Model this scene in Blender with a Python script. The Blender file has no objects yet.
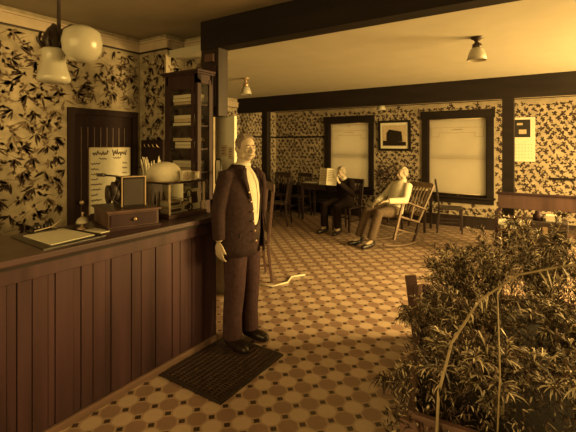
import bpy, bmesh, math, random
from mathutils import Vector, Matrix, Euler, noise
C = bpy.context.scene.collection
PI = math.pi
rnd = random.Random(7)

# ------------------------------------------------------------------ materials
def new_mat(name):
    m = bpy.data.materials.new(name); m.use_nodes = True
    nt = m.node_tree; b = nt.nodes['Principled BSDF']
    return m, nt, b
def mat(name, col, rough=.6, var=.15, scale=12, stretch=(1,1,1), spec=.4, coat=0, bump=0, metal=0):
    col = (col[0], col[1]*1.04, max(col[2], (.64 if col[0] < .07 else .52)*col[0]))
    m, nt, b = new_mat(name)
    b.inputs['Roughness'].default_value = rough
    b.inputs['Specular IOR Level'].default_value = spec
    b.inputs['Metallic'].default_value = metal
    b.inputs['Coat Weight'].default_value = coat
    tc = nt.nodes.new('ShaderNodeTexCoord'); mp = nt.nodes.new('ShaderNodeMapping')
    mp.inputs['Scale'].default_value = stretch
    n = nt.nodes.new('ShaderNodeTexNoise'); n.inputs['Scale'].default_value = scale
    n.inputs['Detail'].default_value = 5
    r = nt.nodes.new('ShaderNodeValToRGB')
    r.color_ramp.elements[0].position = .3; r.color_ramp.elements[1].position = .7
    r.color_ramp.elements[0].color = [c*(1-var) for c in col]+[1]
    r.color_ramp.elements[1].color = [min(1, c*(1+var)) for c in col]+[1]
    L = nt.links.new
    L(tc.outputs['Object'], mp.inputs['Vector']); L(mp.outputs[0], n.inputs['Vector'])
    L(n.outputs['Fac'], r.inputs['Fac']); L(r.outputs[0], b.inputs['Base Color'])
    if bump:
        bp = nt.nodes.new('ShaderNodeBump'); bp.inputs['Strength'].default_value = bump
        bp.inputs['Distance'].default_value = .01
        L(n.outputs['Fac'], bp.inputs['Height']); L(bp.outputs[0], b.inputs['Normal'])
    return m
M = {}
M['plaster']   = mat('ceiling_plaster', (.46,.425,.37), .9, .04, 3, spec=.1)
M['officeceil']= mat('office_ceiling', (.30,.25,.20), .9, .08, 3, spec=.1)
M['paper_bg']  = mat('wallpaper_ground', (.29,.24,.185), .9, .30, 9, spec=.1)
M['paper_dk']  = mat('wallpaper_dark_leaf', (.045,.03,.025), .9, .2, 30, spec=.1)
M['paper_md']  = mat('wallpaper_mid_leaf', (.14,.10,.075), .9, .2, 30, spec=.1)
M['paper2_bg'] = mat('lobby_wallpaper_ground', (.34,.28,.22), .9, .2, 9, spec=.1)
M['crown']     = mat('pale_crown', (.40,.32,.26), .7, .08, 8)
M['darkwood']  = mat('dark_stained_wood', (.022,.014,.011), .5, .35, 10, (1,1,.12), .3)
M['beamwood']  = mat('black_beam_wood', (.012,.008,.006), .7, .3, 10, (.15,1,1), .2)
M['counter']   = mat('counter_planks', (.052,.025,.024), .42, .45, 9, (1,1,.07), .25, bump=.1)
M['counter2']  = mat('counter_top_wood', (.055,.028,.026), .3, .35, 12, (1,.08,1), .5)
M['groove']    = mat('groove_dark', (.012,.007,.005), .8, .2)
M['kick']      = mat('kick_board', (.20,.12,.08), .6, .3, 10, (1,.1,1))
M['doorwood']  = mat('door_wood', (.022,.012,.009), .7, .3, 9, (1,1,.08), .12)
M['doorline']  = mat('door_bead', (.09,.05,.04), .5, .2)
M['cabwood']   = mat('cabinet_wood', (.034,.017,.013), .5, .3, 10, (1,1,.1), .2)
M['redwood']   = mat('reddish_wood', (.080,.043,.032), .4, .3, 10, (1,1,.1), .4)
M['chairwood'] = mat('chair_wood', (.03,.018,.013), .4, .3, 12, (1,1,.2), .4)
M['rockwood']  = mat('rocker_wood', (.16,.11,.08), .4, .3, 12, (1,1,.2), .5)
M['paper']     = mat('white_paper', (.62,.58,.50), .8, .04, 20, spec=.2)
M['card']      = mat('tan_card', (.45,.36,.27), .8, .12, 20, spec=.2)
M['ink']       = mat('ink', (.10,.06,.045), .8, .1)
M['inkfaint']  = mat('faded_ink', (.33,.25,.17), .8, .1)
M['black']     = mat('black_enamel', (.014,.010,.008), .3, .2)
M['iron']      = mat('cast_iron', (.028,.018,.014), .5, .2)
M['gratebar']  = mat('grate_bars', (.07,.042,.03), .45, .2)
M['brass']     = mat('brass', (.45,.33,.22), .35, .1, metal=.6)
M['opal']      = mat('opal_glass', (.40,.37,.32), .25, .02, spec=.5)
M['opaldim']   = mat('etched_glass', (.36,.32,.27), .35, .04, spec=.5)
M['fixture']   = mat('fixture_bronze', (.035,.024,.02), .35, .2, metal=.3)
M['skin']      = mat('skin', (.43,.34,.27), .6, .07, 30, spec=.3)
M['hair']      = mat('grey_hair', (.16,.12,.10), .8, .4, 60)
M['hairlt']    = mat('white_hair', (.30,.26,.22), .8, .2, 60)
M['jacket']    = mat('dark_wool', (.034,.019,.016), .9, .25, 40, spec=.15)
M['vest']      = mat('brown_vest', (.045,.028,.022), .9, .2, 40, spec=.15)
M['trouser']   = mat('brown_trousers', (.050,.026,.022), .9, .25, 30, spec=.15)
M['suit']      = mat('black_suit', (.016,.010,.008), .9, .25, 40, spec=.12)
M['greytrou']  = mat('grey_trousers', (.10,.07,.055), .9, .2, 40, spec=.15)
M['shirt']     = mat('white_shirt', (.54,.50,.43), .9, .06, 25, spec=.15)
M['shoe']      = mat('black_leather', (.016,.010,.008), .3, .2)
M['leafA']     = mat('leaf_pale', (.62,.52,.40), .5, .3, 14)
M['leafB']     = mat('leaf_mid', (.13,.085,.06), .5, .3, 14)
M['leafC']     = mat('leaf_dark', (.035,.022,.016), .6, .3, 14)  # dark leaf colour that also paints the shade inside the trough foliage
M['stem']      = mat('plant_stem', (.36,.28,.19), .6, .2, 20)
M['soil']      = mat('soil', (.02,.014,.01), .95, .3, 30)
M['planter']   = mat('planter_wood', (.12,.065,.045), .6, .3, 10, (1,.15,1))
M['straw']     = mat('pale_cover', (.60,.54,.45), .8, .06, 30)

def glass_mat(name, w=.04, tint=(.97,.97,.96)):
    m, nt, b = new_mat(name)
    nt.nodes.remove(b)
    o = nt.nodes['Material Output']; t = nt.nodes.new('ShaderNodeBsdfTransparent')
    g = nt.nodes.new('ShaderNodeBsdfGlossy'); x = nt.nodes.new('ShaderNodeMixShader')
    t.inputs[0].default_value = (*tint,1); g.inputs['Roughness'].default_value = .08
    x.inputs[0].default_value = w
    nt.links.new(t.outputs[0], x.inputs[1]); nt.links.new(g.outputs[0], x.inputs[2]); nt.links.new(x.outputs[0], o.inputs[0])
    return m
M['glass'] = glass_mat('clear_glass')
def blind_mat():
    m, nt, b = new_mat('blind_cloth'); nt.nodes.remove(b)
    o = nt.nodes['Material Output']; t = nt.nodes.new('ShaderNodeBsdfTranslucent')
    d = nt.nodes.new('ShaderNodeBsdfDiffuse'); x = nt.nodes.new('ShaderNodeMixShader')
    n = nt.nodes.new('ShaderNodeTexNoise'); n.inputs['Scale'].default_value = 4
    r = nt.nodes.new('ShaderNodeValToRGB'); tc = nt.nodes.new('ShaderNodeTexCoord')
    r.color_ramp.elements[0].color = (.50,.46,.39,1); r.color_ramp.elements[1].color = (.57,.52,.44,1)
    L = nt.links.new
    L(tc.outputs['Object'], n.inputs['Vector']); L(n.outputs['Fac'], r.inputs[0])
    L(r.outputs[0], t.inputs[0]); L(r.outputs[0], d.inputs[0]); x.inputs[0].default_value = .5
    L(t.outputs[0], x.inputs[1]); L(d.outputs[0], x.inputs[2]); L(x.outputs[0], o.inputs[0])
    return m
M['blind'] = blind_mat()

def floor_mat():
    m, nt, b = new_mat('octagon_linoleum'); L = nt.links.new
    tc = nt.nodes.new('ShaderNodeTexCoord'); sep = nt.nodes.new('ShaderNodeSeparateXYZ')
    L(tc.outputs['Object'], sep.inputs[0])
    def math_(op, a, b_=None, c=None):
        n = nt.nodes.new('ShaderNodeMath'); n.operation = op
        for i, v in enumerate((a, b_, c)):
            if v is None: continue
            if isinstance(v, (int, float)): n.inputs[i].default_value = v
            else: L(v, n.inputs[i])
        return n.outputs[0]
    P = .12
    # a light octagon is centred on (-1.49, 2.257)
    u = math_('DIVIDE', math_('ADD', sep.outputs[0], 1.49+P/2+P*200), P)
    v = math_('DIVIDE', math_('SUBTRACT', sep.outputs[1], 2.257-P/2-P*200), P)
    fu, fv = math_('FLOOR', u), math_('FLOOR', v)
    a = math_('ABSOLUTE', math_('SUBTRACT', math_('SUBTRACT', u, fu), .5))
    c = math_('ABSOLUTE', math_('SUBTRACT', math_('SUBTRACT', v, fv), .5))
    par = math_('MODULO', math_('ADD', fu, fv), 2)       # 0 = light tile
    s = math_('ADD', a, c); mx = math_('MAXIMUM', a, c)
    r2 = math_('SQRT', math_('ADD', math_('MULTIPLY', a, a), math_('MULTIPLY', c, c)))
    inoct = math_('LESS_THAN', math_('MAXIMUM', math_('MULTIPLY', s, .715), mx), .455)
    corner = math_('GREATER_THAN', s, .80)
    nz = nt.nodes.new('ShaderNodeTexNoise'); nz.inputs['Scale'].default_value = 2.2; nz.inputs['Detail'].default_value = 6
    L(tc.outputs['Object'], nz.inputs['Vector'])
    nz2 = nt.nodes.new('ShaderNodeTexNoise'); nz2.inputs['Scale'].default_value = 60
    L(tc.outputs['Object'], nz2.inputs['Vector'])
    def mix(f, A, B):
        n = nt.nodes.new('ShaderNodeMix'); n.data_type = 'RGBA'
        if isinstance(f, (int, float)): n.inputs[0].default_value = f
        else: L(f, n.inputs[0])
        for i, q in ((6, A), (7, B)):
            if isinstance(q, tuple): n.inputs[i].default_value = (*q, 1)
            else: L(q, n.inputs[i])
        return n.outputs[2]
    tile = mix(par, (.51,.40,.32), (.28,.185,.15))
    base = mix(inoct, (.39,.285,.22), tile)
    base = mix(corner, base, (.05,.03,.025))
    wear = nt.nodes.new('ShaderNodeMapRange'); wear.inputs['From Min'].default_value = .3; wear.inputs['From Max'].default_value = .75
    wear.inputs['To Min'].default_value = .85; wear.inputs['To Max'].default_value = 1.12
    L(nz.outputs['Fac'], wear.inputs['Value'])
    mm = nt.nodes.new('ShaderNodeVectorMath'); mm.operation = 'SCALE'
    L(base, mm.inputs[0]); L(wear.outputs[0], mm.inputs['Scale'])
    L(mm.outputs[0], b.inputs['Base Color'])
    rr = nt.nodes.new('ShaderNodeMapRange'); rr.inputs['To Min'].default_value = .22; rr.inputs['To Max'].default_value = .40
    L(nz2.outputs['Fac'], rr.inputs['Value']); L(rr.outputs[0], b.inputs['Roughness'])
    b.inputs['Specular IOR Level'].default_value = .55
    return m
M['floor'] = floor_mat()

# ------------------------------------------------------------------ mesh helper
class MB:
    def __init__(s): s.v = []; s.f = []; s.m = []; s.sm = []
    def add(s, vs, fs, mi=0, smooth=False):
        o = len(s.v); s.v += [Vector(p) for p in vs]
        for f in fs: s.f.append([i+o for i in f]); s.m.append(mi); s.sm.append(smooth)
        return s
    def box(s, x0, x1, y0, y1, z0, z1, mi=0, mt=None):
        vs = [Vector((x, y, z)) for x in (x0, x1) for y in (y0, y1) for z in (z0, z1)]
        if mt is not None: vs = [mt @ p for p in vs]
        return s.add(vs, [(0,1,3,2),(4,6,7,5),(0,4,5,1),(2,3,7,6),(0,2,6,4),(1,5,7,3)], mi)
    def bar(s, a, b, w, h, mi=0, up=(0,0,1), w2=None, h2=None):
        a, b = Vector(a), Vector(b); d = (b-a).normalized(); up = Vector(up)
        if abs(d.dot(up)) > .98: up = Vector((0,1,0))
        r = d.cross(up).normalized(); u = r.cross(d).normalized()
        w2 = w2 or w; h2 = h2 or h; vs = []
        for p, ww, hh in ((a, w, h), (b, w2, h2)):
            for i, j in ((-1,-1),(1,-1),(1,1),(-1,1)): vs.append(p+r*i*ww/2+u*j*hh/2)
        return s.add(vs, [(3,2,1,0),(4,5,6,7),(0,1,5,4),(1,2,6,5),(2,3,7,6),(3,0,4,7)], mi)
    def tube(s, pts, r, seg=8, mi=0, flat=1, side=None):
        pts = [Vector(p) for p in pts]; n = len(pts)
        if not isinstance(r, (list, tuple)): r = [r]*n
        vs = []; ref = Vector(side) if side else None
        for i, p in enumerate(pts):
            t = (pts[min(i+1, n-1)]-pts[max(i-1, 0)]).normalized()
            if ref is None:
                ref = Vector((1,0,0)) if abs(t.x) < .7 else Vector((0,1,0))
            a = (ref-t*ref.dot(t)).normalized(); b = t.cross(a); ref = a
            for k in range(seg):
                q = 2*PI*k/seg; vs.append(p+a*math.cos(q)*r[i]+b*math.sin(q)*r[i]*flat)
        fs = [(i*seg+k, i*seg+(k+1) % seg, (i+1)*seg+(k+1) % seg, (i+1)*seg+k) for i in range(n-1) for k in range(seg)]
        fs += [tuple(range(seg))[::-1], tuple((n-1)*seg+k for k in range(seg))]
        return s.add(vs, fs, mi, True)
    def lathe(s, prof, c=(0,0,0), seg=24, mi=0, mt=None, smooth=True):
        vs = []
        for r, z in prof:
            for k in range(seg):
                q = 2*PI*k/seg; p = Vector((r*math.cos(q), r*math.sin(q), z))
                if mt is not None: p = mt @ p
                vs.append(p+Vector(c))
        n = len(prof)
        fs = [(i*seg+k, i*seg+(k+1) % seg, (i+1)*seg+(k+1) % seg, (i+1)*seg+k) for i in range(n-1) for k in range(seg)]
        if prof[0][0] > 1e-4: fs.append(tuple(range(seg))[::-1])
        if prof[-1][0] > 1e-4: fs.append(tuple((n-1)*seg+k for k in range(seg)))
        return s.add(vs, fs, mi, smooth)
    def ell(s, c, r, seg=16, rings=10, mi=0, rot=None):
        vs = []; c = Vector(c)
        if not isinstance(r, (list, tuple)): r = (r, r, r)
        for i in range(rings+1):
            t = PI*i/rings
            for k in range(seg):
                q = 2*PI*k/seg
                p = Vector((r[0]*math.sin(t)*math.cos(q), r[1]*math.sin(t)*math.sin(q), r[2]*math.cos(t)))
                if rot is not None: p = rot @ p
                vs.append(c+p)
        fs = [(i*seg+k, (i+1)*seg+k, (i+1)*seg+(k+1) % seg, i*seg+(k+1) % seg) for i in range(rings) for k in range(seg)]
        return s.add(vs, fs, mi, True)
    def build(s, name, mats, parent=None, bevel=0, smooth_all=None):
        me = bpy.data.meshes.new(name); me.from_pydata([tuple(p) for p in s.v], [], s.f)
        if not isinstance(mats, (list, tuple)): mats = [mats]
        for m in mats: me.materials.append(m)
        for i, p in enumerate(me.polygons):
            p.material_index = s.m[i]; p.use_smooth = s.sm[i] if smooth_all is None else smooth_all
        bm = bmesh.new(); bm.from_mesh(me)
        bmesh.ops.remove_doubles(bm, verts=bm.verts, dist=1e-5)
        bmesh.ops.dissolve_degenerate(bm, edges=bm.edges, dist=1e-6)
        bm.to_mesh(me); bm.free()
        o = bpy.data.objects.new(name, me); C.objects.link(o)
        if parent is not None: o.parent = parent
        if bevel:
            b = o.modifiers.new('bevel', 'BEVEL'); b.width = bevel; b.segments = 2; b.limit_method = 'ANGLE'
        return o
    def blob(s, name, m, parent=None, voxel=.01, it=3):
        o = s.build(name, m, None, smooth_all=True)
        r = o.modifiers.new('r', 'REMESH'); r.mode = 'VOXEL'; r.voxel_size = voxel; r.use_smooth_shade = True
        if it:
            q = o.modifiers.new('s', 'SMOOTH'); q.iterations = it; q.factor = .5
        dg = bpy.context.evaluated_depsgraph_get()
        me = bpy.data.meshes.new_from_object(o.evaluated_get(dg), preserve_all_data_layers=False, depsgraph=dg)
        o.modifiers.clear(); o.data = me
        if not me.materials: me.materials.append(m)
        for p in me.polygons: p.use_smooth = True; p.material_index = 0
        if parent is not None: o.parent = parent
        return o
def tag(o, label=None, cat=None, group=None, kind=None):
    if label: o['label'] = label
    if cat: o['category'] = cat
    if group: o['group'] = group
    if kind: o['kind'] = kind
    return o
def thing(name, label, cat, loc=(0,0,0), rz=0, group=None):
    o = bpy.data.objects.new(name, None); C.objects.link(o); o.empty_display_size = .1
    o.location = loc; o.rotation_euler = (0,0,rz)
    return tag(o, label, cat, group)
def dup(root, loc, rz, label):
    r = root.copy(); C.objects.link(r); r.location = loc; r.rotation_euler = (0,0,rz); r['label'] = label
    for ch in list(root.children):
        c = ch.copy(); C.objects.link(c); c.parent = r
        for g in ch.children:
            d = g.copy(); C.objects.link(d); d.parent = c
    return r
def struct(o): o['kind'] = 'structure'; return o

# ------------------------------------------------------------------ setting
YB = 8.4; YBM = 6.9; XL = -5.92; XO = -4.26
ZC = 2.64; ZO = 2.90
struct(MB().box(-7.2, 3.2, -1.6, 9.0, -.1, 0).build('floor', M['floor']))
ceil = struct(MB().box(XL-.1, 2.9, 3.18, YB+.1, ZC, ZC+.08).build('ceiling', M['plaster']))
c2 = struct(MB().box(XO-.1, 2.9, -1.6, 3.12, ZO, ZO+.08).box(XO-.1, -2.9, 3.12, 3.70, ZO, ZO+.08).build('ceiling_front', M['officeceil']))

def leaf2d(p, ang, L, W, off, axis, mi, mb):
    """lance-shaped wallpaper leaf on a wall plane; axis maps (a, z) to the wall"""
    d = (math.cos(ang), math.sin(ang)); n = (-d[1], d[0])
    prof = [(0,0), (.3,.8), (.55,1), (.8,.55), (1,0)]
    pts = [(p[0]+d[0]*L*t+n[0]*W*w/2, p[1]+d[1]*L*t+n[1]*W*w/2) for t, w in prof]
    pts += [(p[0]+d[0]*L*t-n[0]*W*w/2, p[1]+d[1]*L*t-n[1]*W*w/2) for t, w in prof[1:-1][::-1]]
    mb.add([axis(a, z, off) for a, z in pts], [tuple(range(len(pts)))], mi)
def bamboo(mb, a0, a1, z0, z1, axis, seed, holes=()):
    r = random.Random(seed); sp = .21; row = 0; z = z1-.05
    def ok(a, zz, m=.02):
        if not (a0+m < a < a1-m and z0+m < zz < z1-m): return False
        return not any(h[0]-m < a < h[1]+m and h[2]-m < zz < h[3]+m for h in holes)
    def put(p, ang, L, W, off, mi):
        e = (p[0]+math.cos(ang)*L, p[1]+math.sin(ang)*L)
        if ok(*p) and ok(*e): leaf2d(p, ang, L, W, off, axis, mi, mb)
    while z > z0:
        a = a0-.1+(row % 2)*sp*.5
        while a < a1+.1:
            ca, cz = a+r.uniform(-.03,.03), z+r.uniform(-.03,.03)
            kind = r.random(); mi = 1 if kind < .62 else 2
            base = r.choice((-PI*.5, -PI*.35, -PI*.68, -PI*.15, -PI*.85))
            for k in range(r.randint(5,8)):
                ang = base+r.uniform(-1.05,1.05)
                put((ca+r.uniform(-.012,.012), cz+r.uniform(-.012,.012)), ang, r.uniform(.07,.135), r.uniform(.015,.025), .002+.0003*mi, mi)
            for k in range(4):          # paler blossoms and twigs between
                bx, bz = ca+r.uniform(-.12,.12), cz+r.uniform(-.12,.12)
                for j in range(4):
                    put((bx, bz), r.uniform(0, 2*PI), r.uniform(.03,.06), .024, .0015, 2)
            t0 = (ca-.05, cz+.05)
            put(t0, r.uniform(-.6,.8), .14, .005, .0012, 1)
            a += sp
        z -= sp*.58; row += 1
def sprig(mb, a0, a1, z0, z1, axis, seed, holes=()):
    r = random.Random(seed); sp = .118; row = 0; z = z1-.03
    def ok(a, zz, m=.045):
        if not (a0+m < a < a1-m and z0+m < zz < z1-m): return False
        return not any(h[0]-m < a < h[1]+m and h[2]-m < zz < h[3]+m for h in holes)
    while z > z0:
        a = a0+(row % 2)*sp*.5
        while a < a1:
            ca, cz = a+r.uniform(-.02,.02), z+r.uniform(-.02,.02)
            if ok(ca, cz):
                b = r.uniform(0, 2*PI)
                for k in range(r.randint(3,5)):
                    leaf2d((ca, cz), b+k*1.35+r.uniform(-.3,.3), r.uniform(.036,.062), r.uniform(.024,.036), .0015, axis, 1, mb)
                leaf2d((ca+.03, cz-.03), r.uniform(0,6), .055, .03, .0012, axis, 2, mb)
                leaf2d((ca-.035, cz+.01), r.uniform(0,6), .05, .022, .0012, axis, 2, mb)
            a += sp
        z -= sp*.72; row += 1
PAP = [M['paper_bg'], M['paper_dk'], M['paper_md']]
PAP2 = [M['paper2_bg'], M['paper_dk'], M['paper_md']]
CZ = 2.72                                                          # underside of the office crown
# wall behind the counter (with a doorway)
DY0, DY1, DZ = 2.235, 3.085, 2.0
w = MB(); w.box(XO-.12, XO, -1.6, DY0, 0, ZO); w.box(XO-.12, XO, DY1, 3.25, 0, ZO); w.box(XO-.12, XO, DY0, DY1, DZ, ZO)
bamboo(w, -.5, 3.13, .6, CZ, lambda a, z, o: (XO+o, a, z), 1, holes=[(DY0, DY1, 0, DZ)])
struct(w.build('wall_left', PAP))
# short return wall, stepping back towards the opening
w = MB(); w.box(XO, -3.78, 3.13, 3.25, 0, ZO); w.box(-3.90, -3.78, 3.25, 3.42, 0, ZO); w.box(-3.90, -3.31, 3.42, 3.54, 0, ZO)
bamboo(w, XO, -3.78, .6, CZ, lambda a, z, o: (a, 3.13-o, z), 2)
bamboo(w, 3.13, 3.42, .6, CZ, lambda a, z, o: (-3.78+o, a, z), 3)
bamboo(w, -3.78, -3.31, .6, CZ, lambda a, z, o: (a, 3.42-o, z), 4)
struct(w.build('wall_office', PAP))
# crown mouldings
def crown_y(x, y0, y1, zb, h, out, name, m=None):   # runs along y, sticks out +x
    mb = MB(); mb.box(x, x+out*.6, y0, y1, zb+h*.12, zb+h*.85); mb.box(x, x+out, y0, y1, zb+h*.85, zb+h); mb.box(x, x+out*.35, y0, y1, zb, zb+h*.12, 1)
    return struct(mb.build(name, [m or M['crown'], M['darkwood']]))
def crown_x(y, x0, x1, zb, h, out, name, m=None):   # runs along x, sticks out -y
    mb = MB(); mb.box(x0, x1, y-out*.6, y, zb+h*.12, zb+h*.85); mb.box(x0, x1, y-out, y, zb+h*.85, zb+h); mb.box(x0, x1, y-out*.35, y, zb, zb+h*.12, 1)
    return struct(mb.build(name, [m or M['crown'], M['darkwood']]))
crown_y(XO, -1.6, 3.13, CZ, .13, .05, 'trim_1')
crown_x(3.13, XO, -3.73, CZ, .13, .05, 'trim_2')
crown_y(-3.78, 3.13, 3.37, CZ, .13, .05, 'trim_3')
crown_x(3.42, -3.78, -3.31, CZ, .13, .05, 'trim_4')
# lobby back wall
WIN = [(-4.49+.12, -3.29-.10, .62, 2.10), (-2.23+.12, -.905-.12, .60, 2.12)]
w = MB(); xs = [-7.2, WIN[0][0], WIN[0][1], WIN[1][0], WIN[1][1], 2.8]
for i in range(5):
    if i in (1, 3):
        q = WIN[i//2]; w.box(xs[i], xs[i+1], YB, YB+.15, 0, q[2]); w.box(xs[i], xs[i+1], YB, YB+.15, q[3], ZC+.1)
    else: w.box(xs[i], xs[i+1], YB, YB+.15, 0, ZC+.1)
sprig(w, XL, 2.7, .2, 2.43, lambda a, z, o: (a, YB-o, z), 5, holes=[(q[0]-.12, q[1]+.12, q[2]-.12, q[3]+.13) for q in WIN])
struct(w.build('wall_back', PAP2))
# lobby left wall
w = MB(); w.box(XL-.12, XL, 3.54, YB, 0, ZC+.1)
sprig(w, 3.6, YB, .2, 2.43, lambda a, z, o: (XL+o, a, z), 6)
w.box(XL, -3.31, 3.54, 3.66, 0, ZC+.1)
struct(w.build('wall_lobby_left', PAP2))
crown_x(YB, XL, 2.7, 2.43, .12, .05, 'trim_5'); crown_y(XL, 3.66, YB, 2.43, .12, .05, 'trim_6')
struct(MB().box(XL, 2.7, YB-.03, YB, 0, .22).box(XL, 2.7, YB-.04, YB, .2, .225).build('baseboard_back', M['darkwood']))
struct(MB().box(XL, XL+.03, 3.66, YB, 0, .22).build('baseboard_left', M['darkwood']))
# dark rail left of the first window
struct(MB().box(XL, -4.49, YB-.025, YB, 1.775, 1.815).box(XL, XL+.025, 3.7, YB, 1.775, 1.815).build('trim_7', M['beamwood']))
# beams and posts
struct(MB().box(XL, 2.7, YBM, YBM+.17, 2.32, ZC).build('trim_beam_back', M['beamwood'], bevel=.004))
struct(MB().box(-5.245, -5.105, YBM+.02, YBM+.16, 0, 2.32).build('trim_post_far', M['beamwood'], bevel=.004))
struct(MB().box(-.635, -.475, YBM+.01, YBM+.16, 0, 2.32).build('trim_post_right', M['beamwood'], bevel=.004))
struct(MB().box(-3.10, 2.7, 3.02, 3.20, 2.60, ZO).build('trim_beam_front', M['beamwood'], bevel=.004))
hd = MB(); hd.box(-3.10, -2.85, 3.03, 3.17, 1.90, 2.60); hd.box(-3.05, -2.89, 3.018, 3.03, 2.0, 2.42, 1); hd.box(-3.02, -2.90, 3.0, 3.03, 2.46, 2.54, 2)
struct(hd.build('trim_post_head', [M['darkwood'], M['cabwood'], M['redwood']], bevel=.003))
lp = MB(); lp.box(-3.06, -2.785, 3.20, 3.24, 0, 1.905)
for i in range(3): lp.box(-3.03+.02*i, -3.025+.02*i, 3.197, 3.20, .1, 1.88, 1)
struct(lp.build('trim_post_pale', [M['paper'], M['card']]))
# right wall with the street windows (outside the picture) that light the lobby
w = MB(); XR = 2.7
ys = [-1.6, 3.3, 4.9, 5.1, 6.9, 9.0]
for i in range(5):
    if i in (1, 3): w.box(XR, XR+.15, ys[i], ys[i+1], 0, .6); w.box(XR, XR+.15, ys[i], ys[i+1], 2.4, ZO)
    else: w.box(XR, XR+.15, ys[i], ys[i+1], 0, ZO)
struct(w.build('wall_right', PAP2[0]))

# windows
def window(n, q):
    x0, x1, z0, z1 = q; fw = .12
    f = MB(); f.box(x0-fw, x0, YB-.03, YB+.15, z0-.13, z1+.14); f.box(x1, x1+fw, YB-.03, YB+.15, z0-.13, z1+.14)
    f.box(x0-fw-.02, x1+fw+.02, YB-.045, YB+.15, z1, z1+.16); f.box(x0, x1, YB-.03, YB+.15, z0-.13, z0)
    f.box(x0-fw-.03, x1+fw+.03, YB-.075, YB, z0-.035, z0)
    for a in (x0, x1-.02): f.box(a, a+.02, YB+.02, YB+.1, z0, z1, 1)  # lighter strips paint the lit inner edges of the frame
    w_ = struct(f.build('window_%d' % n, [M['beamwood'], M['cabwood']], bevel=.003))
    s = MB(); zm = (z0+z1)/2
    for (za, zb) in ((z0, zm+.02), (zm-.02, z1)):
        s.box(x0, x0+.05, YB+.09, YB+.13, za, zb); s.box(x1-.05, x1, YB+.09, YB+.13, za, zb)
        s.box(x0+.05, x1-.05, YB+.09, YB+.13, za, za+.05); s.box(x0+.05, x1-.05, YB+.09, YB+.13, zb-.05, zb)
    s.build('window_sash', M['darkwood'], w_)
    MB().box(x0+.05, x1-.05, YB+.105, YB+.11, z0+.05, z1-.05).build('pane', M['glass'], w_)
    return w_
window(1, WIN[0]); window(2, WIN[1])
def blind(q, zb, label, n):
    x0, x1, z0, z1 = q; t = thing('roller_blind', label, 'blind', ((x0+x1)/2, YB+.045, z1), group='roller blinds on the back wall')
    h = (x1-x0)/2-.012; L = zb-z1
    c = MB(); nx, nz = 8, 16
    vs = [(-h+2*h*i/nx, .004*math.sin(i*1.3+j*.5), L*j/nz) for j in range(nz+1) for i in range(nx+1)]
    c.add(vs, [(j*(nx+1)+i, j*(nx+1)+i+1, (j+1)*(nx+1)+i+1, (j+1)*(nx+1)+i) for j in range(nz) for i in range(nx)], 0, True)
    c.build('cloth', M['blind'], t)
    g = MB(); o = -.012; th = .007
    def ln(xa, xb, za, zb_): g.box(xa, xb, o, o+.001, za, zb_)
    zt = -.17; b0 = -.36
    ln(-h+.05, h-.05, zt-th, zt); ln(-h+.05, -h+.05+th, b0, zt); ln(h-.05-th, h-.05, b0, zt)
    ln(-h+.05, -h+.19, b0, b0+th); ln(h-.19, h-.05, b0, b0+th)
    ln(-h+.19, h-.19, zt-.11, zt-.11+th); ln(-h+.19, -h+.19+th, b0, zt-.11); ln(h-.19-th, h-.19, b0, zt-.11)
    for k in range(7):
        g.tube([(-.10+.032*k, o, zt-.045), (-.09+.032*k, o, zt-.06+.015*(k % 3)), (-.08+.032*k, o, zt-.045)], .005, 5)
    ln(-h, h, -.79, -.784)
    g.build('stencilled_border', M['inkfaint'], t)
    MB().tube([(-h, .0, L), (h, .0, L)], .009, 8).build('bottom_batten', M['card'], t)
    MB().tube([(-h, .01, 0), (h, .01, 0)], .018, 10).build('roller', M['card'], t)
    MB().ell((0, -.02, -.075) if n == 1 else (.02, -.02, L-.03), (.012,.008,.014), 10, 6).build('pull_ring', M['ink'], t)
blind(WIN[0], .66, 'closed cream roller blind in the narrower window behind the reading man', 1)
blind(WIN[1], .64, 'closed cream roller blind in the wider window, right of the rocking chair', 2)

# door
d = MB(); y0, y1 = DY0, DY1
d.box(XO-.06, XO-.02, y0+.07, y1-.07, 0, DZ-.07)
for k in range(8):
    a = y0+.16+k*(y1-y0-.32)/7; d.box(XO-.02, XO-.014, a-.004, a+.004, .25, DZ-.20, 1)
for a, b_ in ((y0+.07, y0+.15), (y1-.15, y1-.07)): d.box(XO-.025, XO-.008, a, b_, 0, DZ-.07)
d.box(XO-.025, XO-.008, y0+.15, y1-.15, DZ-.19, DZ-.07); d.box(XO-.025, XO-.008, y0+.15, y1-.15, 0, .2)
door = struct(d.build('door_1', [M['doorwood'], M['doorline']]))
MB().box(XO-.1, XO+.02, y0, y0+.07, 0, DZ).box(XO-.1, XO+.02, y1-.07, y1, 0, DZ).box(XO-.1, XO+.02, y0+.07, y1-.07, DZ-.07, DZ).build('door_frame', M['doorwood'], door, bevel=.004)
kp = (XO+.03, 2.375, .98)
MB().ell(kp, .026, 12, 8).tube([(XO-.01, 2.375, .98), kp], .009, 8).build('door_handle', M['brass'], door)

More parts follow.
